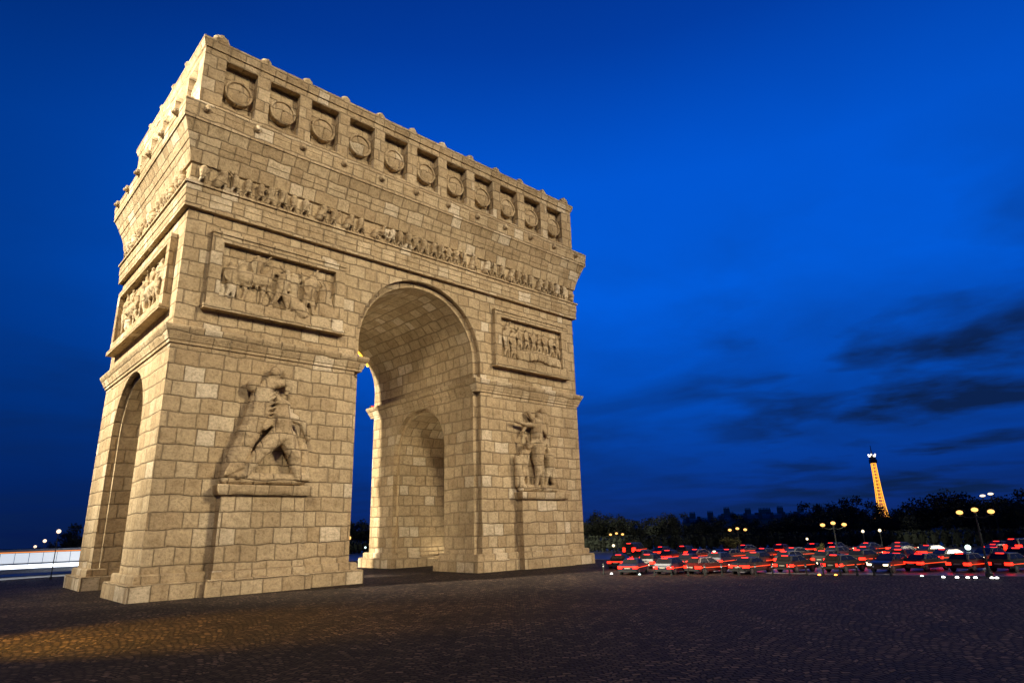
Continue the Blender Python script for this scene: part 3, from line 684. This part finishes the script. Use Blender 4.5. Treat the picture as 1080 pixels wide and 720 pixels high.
# ================================================================== STREET FURNITURE
IRON = plain('dark_iron', (.03, .035, .03), .5, .4)
WARM = glow('warm_lamp_globe', (1.0, .50, .13), 2.1)
PALE = glow('pale_lamp_globe', (1.0, .80, .50), 2.2)
PINKW = glow('pinkish_lamp', (1.0, .70, .48), 1.9)
COOL = glow('cool_lamp', (.75, 1.0, .92), 2.4)
def candelabra(h):
    root = empty('street_lamp', (0, 0, 0)); bm = bmesh.new()
    lathe(bm, [(.26, 0), (.26, .25), (.16, .4), (.12, .9), (.15, .95), (.07, 1.1), (.05, h - .5), (.09, h - .45), (.04, h - .35)], seg=10)
    for s in (-1, 1):
        pts = [Vector((s * 1.0 * t, 0, h - .55 + .18 * math.sin(t * PI) * -1 + .16 * t)) for t in (0, .25, .5, .75, 1)]
        for a, b2 in zip(pts, pts[1:]): tube(bm, a, b2, .035, .035, 6)
    build('post', bm, IRON, root)
    for x, z in ((-1.0, h - .22), (0, h - .05), (1.0, h - .22)):
        bm = bmesh.new(); ball(bm, (x, 0, z), .19, (1.25, 1.25, .85)); g = build('globe', bm, WARM, root, smooth=True)
        bm = bmesh.new(); lathe(bm, [(.10, 0), (.12, .05), (.05, .1)], (x, 0, z - .3), 8); build('collar', bm, IRON, g)
    return root
for i, (px, dist, h, nm) in enumerate([(1033, 62, 4.95, 'three-globe street lamp, the tallest and nearest, at the right edge'), (880, 75, 4.15, 'three-globe street lamp standing below and left of the golden lattice tower'),
                                       (778, 95, 3.65, 'three-globe street lamp with a dim glowing tree at its left foot'), (650, 112, 3.2, 'smallest three-globe street lamp, just right of the arch')]):
    r_ = candelabra(h); hd = heading(px); r_.location = spot(px, dist, -.02); r_.rotation_euler = (0, 0, math.atan2(hd.y, hd.x) + PI / 2)
    tag(r_, nm, 'street lamp', 'three-globe street lamps')
def post_lamp(px, dist, h, mat, label, group, r=.28, cat='street lamp', zb=-.02):
    root = empty('globe_lamp', spot(px, dist, zb)); bm = bmesh.new(); lathe(bm, [(.14, 0), (.14, .3), (.06, .4), (.045, h - r)], seg=8); build('post', bm, IRON, root)
    bm = bmesh.new(); ball(bm, (0, 0, h), r); build('globe', bm, mat, root, smooth=True); tag(root, label, cat, group); return root
hz = lambda px: 570 - px * .0258
def lamp_px(px, py, dist, mat, label, group, r):
    """height in metres that this lamp has at its distance"""
    v = fwd + r2 * ((px - 540) / FPX) - u2 * ((py - 360) / FPX); z = CAM.z + dist * v.z / math.hypot(v.x, v.y)
    post_lamp(px, dist, z + .02, mat, label, group, r)
smalls = [(646, 575, 104, PALE, 'small pale globe lamp under the smallest three-globe lamp', .22), (676, 588, 106, PALE, 'low pale globe lamp among the cars, nearest to the arch', .24),
          (757, 586, 104, PALE, 'low pale globe lamp below the third three-globe lamp', .26), (850, 568, 104, PALE, 'faint globe lamp left of the second three-globe lamp', .17),
          (910, 560, 106, PALE, 'small globe lamp left of the pair below the golden tower', .2), (928, 559, 105, PALE, 'small globe lamp directly below the golden tower', .2),
          (915, 580, 104, PALE, 'larger low globe lamp below the golden tower among the cars', .33), (1017, 577, 104, COOL, 'large greenish white globe lamp under the tallest street lamp', .34)]
for a in smalls: lamp_px(a[0], a[1], a[2], a[3], a[4], 'low globe lamps along the far kerb', a[5])
for a in [(62, 560, 98, PINKW, 'largest and highest of the pinkish lamps left of the arch', .25), (49, 570, 124, PINKW, 'second of the receding pinkish lamps left of the arch', .25),
          (40, 576, 150, PINKW, 'third of the receding pinkish lamps left of the arch', .25), (33, 581.5, 190, PINKW, 'farthest of the receding pinkish lamps left of the arch', .25),
          (368.5, 567, 128, WARM, 'warm globe lamp seen through the main archway', .36), (386, 577, 140, COOL, 'small cool lamp seen low through the main archway', .2)]:
    lamp_px(*a[:5], 'lamps behind the arch', a[5])
# lamps on the far hill at the right
for px, py, nm in ((1045, 522, 'left one of two lamps shining above the tree tops at right'), (1054, 520, 'right one of two lamps shining above the tree tops at right')):
    v = fwd + r2 * ((px - 540) / FPX) - u2 * ((py - 360) / FPX); dd = 128; z = CAM.z + dd * v.z / math.hypot(v.x, v.y)
    root = empty('mast_lamp', spot(px, dd, -.02)); bm = bmesh.new(); tube(bm, (0, 0, 0), (0, 0, z), .12, .07, 8); build('mast', bm, IRON, root)
    bm = bmesh.new(); ball(bm, (0, 0, z), .26, (1.5, 1.5, .7)); build('lamp_head', bm, PALE, root, smooth=True); tag(root, nm, 'street lamp', 'tall mast lamps')

# bollards at the kerb
def bollard():
    root = empty('bollard', (0, 0, 0)); bm = bmesh.new(); lathe(bm, [(.11, 0), (.11, .12), (.07, .16), (.065, .78), (.09, .82), (.09, .86), (.05, .95), (.02, .98)], seg=10); build('shaft', bm, IRON, root)
    bm = bmesh.new(); lathe(bm, [(.068, 0), (.07, .1)], (0, 0, .66), 10); build('band', bm, plain('white_band', (.6, .6, .6)), root); return root
b0 = bollard(); nb = 0
for i in range(18):
    px = 634 + i * 17.5
    P = spot(px, 61.2 if px > 700 else 61.2 + (700 - px) * .05, 0)
    r_ = b0 if i == 0 else dup(b0, None, P); r_.location = P
    tag(r_, f'dark bollard with pale band at the kerb, {ORD[i]} from the arch', 'bollard', 'bollards along the kerb of the square')
# little ground lights
def ground_light(px, dist, mat, label, group='small lights set in the paving'):
    root = empty('ground_light', spot(px, dist, 0)); bm = bmesh.new(); lathe(bm, [(.16, 0), (.16, .05), (.13, .07)], seg=10); build('housing', bm, IRON, root)
    bm = bmesh.new(); ball(bm, (0, 0, .09), .12, (1, 1, .7)); build('lens', bm, mat, root, smooth=True); tag(root, label, 'ground light', group)
GW = glow('white_ground_lens', (1, .97, .9), 9); GO = glow('orange_ground_lens', (1, .3, .04), 8)
for i, px in enumerate((985, 999, 1010, 1018, 1035, 1040)): ground_light(px, 59.5, GW, f'small white light in the paving, {ORD[i]} from the left of six at right')
for i, px in enumerate((857, 874)): ground_light(px, 60.6, GO, ('left' if i == 0 else 'right') + ' one of two small orange lights in the paving')
ground_light(963, 60.3, COOL, 'small green light in the paving below the golden tower'); ground_light(671, 62.0, COOL, 'small greenish light in the paving near the arch'); ground_light(642, 63.5, GW, 'small white light in the paving closest to the arch')

# floodlight fixture, and yellow emission standing in for the lit far vault
VAULTGLOW = glow('yellow_vault_glow', (1.0, .60, .04), 3.5)
def flood(name, loc, label, sc_=1.0, lens=None):
    root = empty(name, loc); bm = bmesh.new(); box(bm, -.35 * sc_, .35 * sc_, -.2, .3, 0, .3); bmesh.ops.bevel(bm, geom=bm.edges[:], offset=.04, segments=1, affect='EDGES'); build('housing', bm, IRON, root)
    bm = bmesh.new(); box(bm, -.3 * sc_, .3 * sc_, -.28, -.2, .04, .27); build('glass', bm, lens or VAULTGLOW, root); tag(root, label, 'floodlight', 'floodlights on the ledges of the arch'); return root
flood('floodlight', (7.35, 11.4, 21.25), 'small red floodlight on the impost at the back of the main archway', .7, glow('red_flood_glass', (.8, .05, .02), 1.2))

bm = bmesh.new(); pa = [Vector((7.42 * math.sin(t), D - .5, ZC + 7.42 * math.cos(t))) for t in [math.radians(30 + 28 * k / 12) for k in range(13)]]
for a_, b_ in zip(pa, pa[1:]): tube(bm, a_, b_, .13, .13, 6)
build('vault_glow_tube', bm, VAULTGLOW, arch)  # added glowing tube, no lamp: imitates the lit vault edge
# ================================================================== TREES
LEAF = [plain('leaf_dark', (.014, .020, .010), .95, scale=.8, var=.4), plain('leaf_mid', (.018, .024, .011), .95, scale=.8, var=.4)]
BARK = plain('bark', (.05, .04, .03), .95, scale=5, var=.35)
def tree_mesh(seed, h, spread):
    random.seed(seed); bt = bmesh.new(); bc = bmesh.new()
    th = h * .32; pts = [Vector((0, 0, 0)), Vector((random.uniform(-.2, .2), random.uniform(-.2, .2), th * .6)), Vector((random.uniform(-.3, .3), random.uniform(-.3, .3), th))]
    tube(bt, pts[0], pts[1], h * .032, h * .025, 8); tube(bt, pts[1], pts[2], h * .025, h * .02, 8)
    clumps = []
    for k in range(13):
        a = random.uniform(0, 2 * PI); el = random.uniform(.15, 1.25); ln = h * random.uniform(.22, .58)
        e = pts[2] + Vector((math.cos(a) * math.cos(el) * ln * spread, math.sin(a) * math.cos(el) * ln * spread, math.sin(el) * ln))
        mid = (pts[2] + e) / 2 + Vector((0, 0, -.04 * h)); tube(bt, pts[2], mid, h * .014, h * .009, 6); tube(bt, mid, e, h * .009, h * .003, 5); clumps.append((e, h * random.uniform(.10, .17)))
        clumps.append((mid + Vector((random.uniform(-1, 1), random.uniform(-1, 1), random.uniform(0, 1))) * h * .06, h * random.uniform(.08, .13)))
    for c, r in clumps:
        for _ in range(150):
            d = Vector((random.gauss(0, 1), random.gauss(0, 1), random.gauss(0, .8))).normalized() * r * random.uniform(.35, 1.12) ; p = c + d
            s = h * random.uniform(.013, .027); u_ = Vector((random.gauss(0, 1), random.gauss(0, 1), random.gauss(0, 1))).normalized(); w_ = u_.orthogonal().normalized(); v_ = u_.cross(w_)
            vs = [bc.verts.new(p + w_ * s * a + v_ * s * b3 * .7) for a, b3 in ((-1, 0), (0, -1), (1, 0), (0, 1))]
            bc.faces.new(vs)
    return bt, bc
tprot = []
for i, (sd, h, spd) in enumerate([(1, 10, 1.0), (2, 10, 1.25), (5, 10, .85), (9, 10, 1.1)]):
    bt, bc = tree_mesh(sd, h, spd)
    r_ = empty('tree', (0, 0, 0)); build('trunk', bt, BARK, r_); build('crown', bc, LEAF[i % 2], r_); tprot.append(r_)
tused = set(); tcount = {}
def skyline(px, py, dist):
    v = fwd + r2 * ((px - 540) / FPX) - u2 * ((py - 360) / FPX); return CAM.z + dist * v.z / math.hypot(v.x, v.y)
def put_tree(px, py, dist, label, group):
    i = random.randrange(4); top = skyline(px, py, dist); g0 = gz(math.hypot(*(spot(px, dist).xy))); hh = (top - g0) / 9.3 ; 
    P = spot(px, dist, g0)
    if i in tused: r_ = dup(tprot[i], None, P)
    else: r_ = tprot[i]; tused.add(i)
    r_.location = P; r_.rotation_euler = (0, 0, random.uniform(0, 6.28)); w = hh * random.uniform(1.0, 1.3); r_.scale = (w, w, hh); r_.name = 'tree'
    tag(r_, label, 'tree', group)
random.seed(31)
front = [(618, 545, 128), (636, 536, 132), (655, 541, 128), (674, 549, 134), (693, 540, 128), (714, 542, 134), (733, 549, 128), (752, 546, 132), (775, 544, 128), (798, 545, 134), (822, 543, 128), (846, 538, 132), (866, 530, 130),
         (886, 526, 134), (905, 524, 130), (946, 532, 134), (962, 529, 129), (981, 522, 133), (1000, 516, 130), (1020, 520, 135), (1039, 525, 130), (1060, 521, 134), (1080, 518, 130), (1102, 520, 132)]
for i, (px, py, d_) in enumerate(front): put_tree(px, py, d_, f'dark leafy tree, {ORD[i]} from the arch in the front row at right', 'trees in the front row right of the arch')
back = [(627, 543, 160), (664, 547, 165), (704, 543, 160), (742, 544, 165), (785, 542, 160), (835, 541, 165), (858, 532, 160), (896, 528, 165), (926, 538, 160), (938, 535, 166), (972, 528, 160), (1010, 520, 165), (1050, 523, 160), (1090, 518, 165)]
for i, (px, py, d_) in enumerate(back): put_tree(px, py, d_, f'dark tree behind, {ORD[i]} from the arch in the rear row at right', 'trees in the rear row right of the arch')
for i, (px, py, d_) in enumerate([(58, 577, 150), (68, 569, 146), (78, 562, 150), (90, 553, 146), (105, 549, 152), (126, 548, 150)]): put_tree(px, py, d_, f'dark tree left of the arch, {ORD[i]} from the left in its rising row', 'trees left of the arch')
for i, (px, py, d_) in enumerate([(355, 548, 165), (372, 546, 160), (388, 545, 165), (404, 546, 160)]): put_tree(px, py, d_, f'dark tree seen through the main archway, {ORD[i]} from the left', 'trees seen through the archway')
# clipped hedge under the trees that closes the view
def hedge(pxs, dist, h, label):
    random.seed(int(pxs[0])); bm = bmesh.new()
    for a, b2 in zip(pxs, pxs[1:]):
        p, q = spot(a, dist), spot(b2, dist); n_ = int((q - p).length * 90)
        for _ in range(n_):
            c = p.lerp(q, random.random()) + Vector((random.uniform(-.8, .8), random.uniform(-.8, .8), random.uniform(0, h) * (1 + .12 * noise.noise(p * .3))))
            s = random.uniform(.12, .26); u_ = Vector((random.gauss(0, 1), random.gauss(0, 1), random.gauss(0, 1))).normalized(); w_ = u_.orthogonal().normalized(); v_ = u_.cross(w_)
            bm.faces.new([bm.verts.new(c + w_ * s * x + v_ * s * y) for x, y in ((-1, 0), (0, -1), (1, 0), (0, 1))])
        for k in range(int((q - p).length / 1.0) + 1):
            c = p.lerp(q, min(1, k / max(1, int((q - p).length)))); ball(bm, (c.x, c.y, h * .45), .75, (1, 1, h * .62), 1)
    tag(build('hedge', bm, LEAF[0]), label, 'hedge')
hedge(list(range(612, 1125, 24)), 120, 2.6, 'long dark hedge under the trees beyond the traffic')
hedge([345, 370, 395, 420], 150, 2.6, 'dark hedge seen low through the main archway')
# two small trees, the yellow lamp light put into their leaf colour
LITLEAF = plain('painted_lamplit_leaf', (.09, .085, .02), .9, scale=.8, var=.4)
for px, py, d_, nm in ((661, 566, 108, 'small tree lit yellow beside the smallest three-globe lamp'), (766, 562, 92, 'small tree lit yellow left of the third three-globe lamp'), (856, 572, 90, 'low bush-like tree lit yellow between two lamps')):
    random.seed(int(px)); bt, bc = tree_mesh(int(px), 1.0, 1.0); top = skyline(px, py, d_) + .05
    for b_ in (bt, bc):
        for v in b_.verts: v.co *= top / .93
    r_ = empty('small_tree', spot(px, d_, -.02)); build('trunk', bt, BARK, r_); build('crown', bc, LITLEAF, r_); tag(r_, nm, 'tree')

# ================================================================== BUILDINGS beyond the trees
WALL = plain('old_facade', (.22, .20, .17), .9, scale=.5); ZINC = plain('zinc_roof', (.10, .11, .12), .6, scale=.6); DARKW = plain('dark_window', (.01, .012, .016), .2); LITW = glow('lit_window', (1.0, .62, .25), .10)
def house(px, dist, w, htop, label, seed):
    random.seed(seed); hd = heading(px); root = empty('town_house', spot(px, dist, -.05 + gz(math.hypot(*spot(px, dist).xy)) ), math.atan2(hd.y, hd.x) - PI / 2)
    tag(root, label, 'building', 'houses behind the trees right of the arch')
    hw = htop * .78; bm = bmesh.new(); box(bm, -w / 2, w / 2, 0, 12, 0, hw); build('wall', bm, WALL, root)
    bm = bmesh.new(); A = [bm.verts.new(c) for c in ((-w / 2 - .2, -.25, hw + .003), (w / 2 + .2, -.25, hw + .003), (w / 2 + .2, 12.2, hw + .003), (-w / 2 - .2, 12.2, hw + .003))]
    B = [bm.verts.new(c) for c in ((-w / 2, 1.5, htop - .5), (w / 2, 1.5, htop - .5), (w / 2, 10.5, htop - .5), (-w / 2, 10.5, htop - .5))]; T = [bm.verts.new(c) for c in ((-w / 2, 6, htop), (w / 2, 6, htop))]
    for i in range(4): bm.faces.new((A[i], A[(i + 1) % 4], B[(i + 1) % 4], B[i]))
    bm.faces.new(A[::-1]); bm.faces.new((B[0], B[1], T[1], T[0])); bm.faces.new((B[2], B[3], T[0], T[1])); bm.faces.new((B[1], B[2], T[1])); bm.faces.new((B[3], B[0], T[0]))
    rf = build('roof', bm, ZINC, root)
    for k in range(random.choice((2, 3))):
        x = -w / 2 + (k + .5) * w / 3 + random.uniform(-.5, .5); hgt = random.uniform(.9, 1.7); bm = bmesh.new(); box(bm, x - .9, x + .9, 5, 6.2, htop - .6, htop + hgt)
        for j in range(4): lathe(bm, [(.14, 0), (.12, .5)], (x - .65 + j * .43, 5.6, htop + hgt), 6)
        build('chimney', bm, WALL, rf)
    for fl in range(int(hw / 3.1)):
        for k in range(int(w / 2.2)):
            x = -w / 2 + 1.1 + k * 2.2; z = .9 + fl * 3.1; bm = bmesh.new(); box(bm, x - .5, x + .5, -.04, .06, z, z + 1.9); build('window', bm, LITW if random.random() < .06 else DARKW, root)
    bm = bmesh.new()
    for k in range(int(w / 3.2)):
        x = -w / 2 + 1.6 + k * 3.2; box(bm, x - .5, x + .5, -.15, 1.3, hw + .3, hw + 1.7)
    build('dormers', bm, ZINC, rf)
for i, (px, d_, w, py) in enumerate([(752, 205, 17, 545), (790, 208, 17, 541), (827, 205, 15, 540), (868, 208, 15, 540), (1068, 205, 20, 532)]):
    house(px, d_, w, skyline(px, py, d_) - gz(math.hypot(*spot(px, d_).xy)), f'dark mansard-roofed house behind the trees, {ORD[i]} from the arch', 40 + i)

# ================================================================== LATTICE TOWER, far away and lit gold
GOLD = glow('gold_glow_iron', (1.0, .44, .03), 2.0); GOLDD = glow('dim_gold_glow_iron', (.85, .32, .03), .55)  # floodlighting put into the iron as emission
TD = 2000.0; TP = spot(934.5, TD, -114.0); tw = empty('lattice_tower', TP, .6)
tag(tw, 'tall lattice tower glowing gold above the far trees at right', 'tower')
Ht = 284.0
def half(z): t = z / Ht; return 4.2 + 46.0 * math.exp(-t * 4.1) * (1 - t) ** .4 if t < 1 else 4.2
levels = [0, 18, 36, 57, 75, 95, 115] + [115 + (Ht - 22 - 115) * k / 17 for k in range(1, 18)]
bm = bmesh.new(); bd = bmesh.new()
for a, b2 in zip(levels, levels[1:]):
    ha, hb = half(a), half(b2); lw = max(1.0, ha * .085)
    for sx in (-1, 1):
        for sy in (-1, 1): tube(bm, (sx * ha, sy * ha, a), (sx * hb, sy * hb, b2), lw, lw * .95, 4)
    for (c, e) in (((-1, -1), (1, -1)), ((1, -1), (1, 1)), ((1, 1), (-1, 1)), ((-1, 1), (-1, -1))):
        P0, P1 = Vector((c[0] * ha, c[1] * ha, a)), Vector((e[0] * ha, e[1] * ha, a)); Q0, Q1 = Vector((c[0] * hb, c[1] * hb, b2)), Vector((e[0] * hb, e[1] * hb, b2))
        if a > 60:
            tube(bd, P0, Q1, .55, .55, 4); tube(bd, P1, Q0, .55, .55, 4); tube(bm, Q0, Q1, .6, .6, 4)
build('lattice', bm, GOLD, tw); build('bracing', bd, GOLDD, tw)
for z, hw, hh in ((57, 30, 6), (115, 16.5, 5)):
    bm = bmesh.new(); box(bm, -hw, hw, -hw, hw, z, z + hh); build('platform', bm, GOLDD, tw)
bm = bmesh.new(); box(bm, -8, 8, -8, 8, Ht - 22, Ht - 12); box(bm, -6.5, 6.5, -6.5, 6.5, Ht - 12, Ht - 5); build('top_cabin', bm, plain('dark_platform', (.05, .04, .035)), tw)
bm = bmesh.new(); tube(bm, (0, 0, Ht - 5), (0, 0, Ht + 6), 4.5, 2.0, 8); tube(bm, (0, 0, Ht + 6), (0, 0, Ht + 26), 1.4, .7, 6); build('antenna', bm, plain('dark_antenna', (.06, .05, .05)), tw)
for i in range(8):
    bm = bmesh.new(); a = i * PI / 4 + .3; ball(bm, (8 * math.cos(a), 8 * math.sin(a), Ht - 3 + 4 * (i % 2)), 2.3, sub=1); build('beacon', bm, glow('white_beacon', (1, .95, .85), 3.2) if i == 0 else bpy.data.materials['white_beacon'], tw)

# ================================================================== LIGHT
def light(name, kind, loc, target, power, colr, **kw):
    ld = bpy.data.lights.new(name, kind); ld.energy = power; ld.color = colr
    for k, v in kw.items(): setattr(ld, k, v)
    o = bpy.data.objects.new(name, ld); col.objects.link(o); o.location = loc
    o.rotation_euler = (Vector(target) - Vector(loc)).to_track_quat('-Z', 'Y').to_euler(); return o
WC = (1.0, .86, .62)
# main floods: from beyond the square, front right and left flank; added fill at front left
light('floodlight_front', 'SPOT', (165, -375, 190), (-5, -14, 26), 1.22e7, WC, spot_size=math.radians(12.5), spot_blend=.3, shadow_soft_size=62)
light('added_fill_light', 'SPOT', (-180, -290, 190), (-3, -12, 25), 3.9e6, WC, spot_size=math.radians(12.0), spot_blend=.35, shadow_soft_size=30)
light('floodlight_side', 'SPOT', (-296, 64, 225), (-14, 0, 27), 2.0e7, (1.0, .90, .70), spot_size=math.radians(9.0), spot_blend=.25, shadow_soft_size=9)
# floods inside the passages
light('passage_floodlight', 'AREA', (-6.7, 0, .6), (3.5, -1, 24), 3400, WC, size=1.2, size_y=11, shape='RECTANGLE')
light('side_passage_floodlight', 'AREA', (-16, 3.5, .5), (-16, -4, 9), 180, WC, size=6, size_y=.8, shape='RECTANGLE')
light('side_passage_floodlight', 'AREA', (16, 3.5, .5), (16, 1, 9), 380, WC, size=6, size_y=.8, shape='RECTANGLE')
# strip of lamps on the cornice washing the attic on the left flank
light('attic_strip_light', 'AREA', (-W - 1.5, 0, 41.95), (-W + .1, 0, 45.5), 4200, (1, .93, .8), size=23, size_y=.2, shape='RECTANGLE')
# sodium street lamp outside the frame on the left
light('sodium_street_lamp', 'SPOT', (-46, -24, 11), (-27.5, -30, 0), 62000, (1.0, .54, .04), spot_size=math.radians(42), spot_blend=.9, shadow_soft_size=.3)

# ================================================================== SKY
w = bpy.data.worlds.new('World'); sc.world = w; w.use_nodes = True; nt = w.node_tree; L = nt.links.new
bg = nt.nodes['Background']; tc = N(nt, 'ShaderNodeTexCoord')
nrm = N(nt, 'ShaderNodeVectorMath', operation='NORMALIZE'); L(tc.outputs['Generated'], nrm.inputs[0])
sep = N(nt, 'ShaderNodeSeparateXYZ'); L(nrm.outputs[0], sep.inputs[0])
elev = ramp(nt, [(0.0, (.0035, .016, .11)), (.06, (.0018, .026, .19)), (.18, (.0006, .050, .34)), (.34, (.0003, .078, .52)), (.50, (.0003, .068, .47)), (.66, (.0004, .034, .27)), (.8, (.0005, .018, .16)), (1.0, (.0005, .010, .09))]); L(sep.outputs[2], elev.inputs[0])
# brighter quarter of the sky (after-glow side)
gd = (heading(760) * math.cos(.45) + Vector((0, 0, math.sin(.45)))).normalized()
dt = N(nt, 'ShaderNodeVectorMath', operation='DOT_PRODUCT'); L(nrm.outputs[0], dt.inputs[0]); dt.inputs[1].default_value = gd
mr = N(nt, 'ShaderNodeMapRange', interpolation_type='SMOOTHSTEP'); L(dt.outputs['Value'], mr.inputs['Value']); mr.inputs['From Min'].default_value = .55; mr.inputs['From Max'].default_value = 1.0; mr.inputs['To Min'].default_value = .60; mr.inputs['To Max'].default_value = 1.40
m1 = N(nt, 'ShaderNodeVectorMath', operation='SCALE'); L(elev.outputs[0], m1.inputs[0]); L(mr.outputs[0], m1.inputs['Scale'])
# soft dark cloud banks low in the sky: project the direction on a flat layer
zz = N(nt, 'ShaderNodeMath', operation='ADD'); L(sep.outputs[2], zz.inputs[0]); zz.inputs[1].default_value = .10
dv = N(nt, 'ShaderNodeVectorMath', operation='DIVIDE'); L(nrm.outputs[0], dv.inputs[0]); cz = N(nt, 'ShaderNodeCombineXYZ')
for i in range(3): L(zz.outputs[0], cz.inputs[i])
L(cz.outputs[0], dv.inputs[1])
mp = N(nt, 'ShaderNodeMapping'); mp.inputs['Rotation'].default_value = (0, 0, YAW + .5); mp.inputs['Scale'].default_value = (.75, .75, .4); mp.inputs['Location'].default_value = (7.4, 0.6, 0); L(dv.outputs[0], mp.inputs['Vector'])
cn = N(nt, 'ShaderNodeTexNoise', Scale=1.7, Detail=6.0, Roughness=.5, Distortion=.15); L(mp.outputs[0], cn.inputs['Vector'])
cm = ramp(nt, [(.46, (0, 0, 0)), (.62, (1, 1, 1))]); L(cn.outputs['Fac'], cm.inputs[0])
lo = N(nt, 'ShaderNodeMapRange', interpolation_type='SMOOTHSTEP'); L(sep.outputs[2], lo.inputs['Value']); lo.inputs['From Min'].default_value = .12; lo.inputs['From Max'].default_value = .5; lo.inputs['To Min'].default_value = .85; lo.inputs['To Max'].default_value = .12
fm = N(nt, 'ShaderNodeMath', operation='MULTIPLY'); L(cm.outputs[0], fm.inputs[0]); L(lo.outputs[0], fm.inputs[1])
mx = N(nt, 'ShaderNodeMix', data_type='RGBA'); 
cdn = N(nt, 'ShaderNodeVectorMath', operation='DOT_PRODUCT'); L(nrm.outputs[0], cdn.inputs[0]); cdn.inputs[1].default_value = (heading(1120) * math.cos(.2) + Vector((0, 0, math.sin(.2)))).normalized()
cmr = N(nt, 'ShaderNodeMapRange', interpolation_type='SMOOTHSTEP'); L(cdn.outputs['Value'], cmr.inputs['Value']); cmr.inputs['From Min'].default_value = .885; cmr.inputs['From Max'].default_value = .99; cmr.inputs['To Min'].default_value = .22; cmr.inputs['To Max'].default_value = 1.0
fm2 = N(nt, 'ShaderNodeMath', operation='MULTIPLY'); L(fm.outputs[0], fm2.inputs[0]); L(cmr.outputs[0], fm2.inputs[1])
vn = N(nt, 'ShaderNodeTexNoise', Scale=.8, Detail=5.0, Roughness=.6, Distortion=.4); L(mp.outputs[0], vn.inputs['Vector'])
vr = ramp(nt, [(.40, (0, 0, 0)), (.66, (.5, .5, .5))]); L(vn.outputs['Fac'], vr.inputs[0])
vm = N(nt, 'ShaderNodeMath', operation='MULTIPLY'); L(vr.outputs[0], vm.inputs[0]); L(lo.outputs[0], vm.inputs[1])
va = N(nt, 'ShaderNodeMath', operation='ADD'); va.use_clamp = True; L(fm2.outputs[0], va.inputs[0]); L(vm.outputs[0], va.inputs[1]); L(va.outputs[0], mx.inputs[0]); L(m1.outputs[0], mx.inputs[6]); mx.inputs[7].default_value = (.0035, .016, .075, 1)
L(mx.outputs[2], bg.inputs['Color']); bg.inputs['Strength'].default_value = 1.0

# ================================================================== RENDER SETTINGS
sc.render.engine = 'CYCLES'
sc.view_settings.view_transform = 'Standard'; sc.view_settings.look = 'None'; sc.view_settings.exposure = 0; sc.view_settings.gamma = 1
sc.cycles.use_denoising = True; sc.cycles.max_bounces = 6; sc.cycles.diffuse_bounces = 3; sc.cycles.sample_clamp_indirect = 4
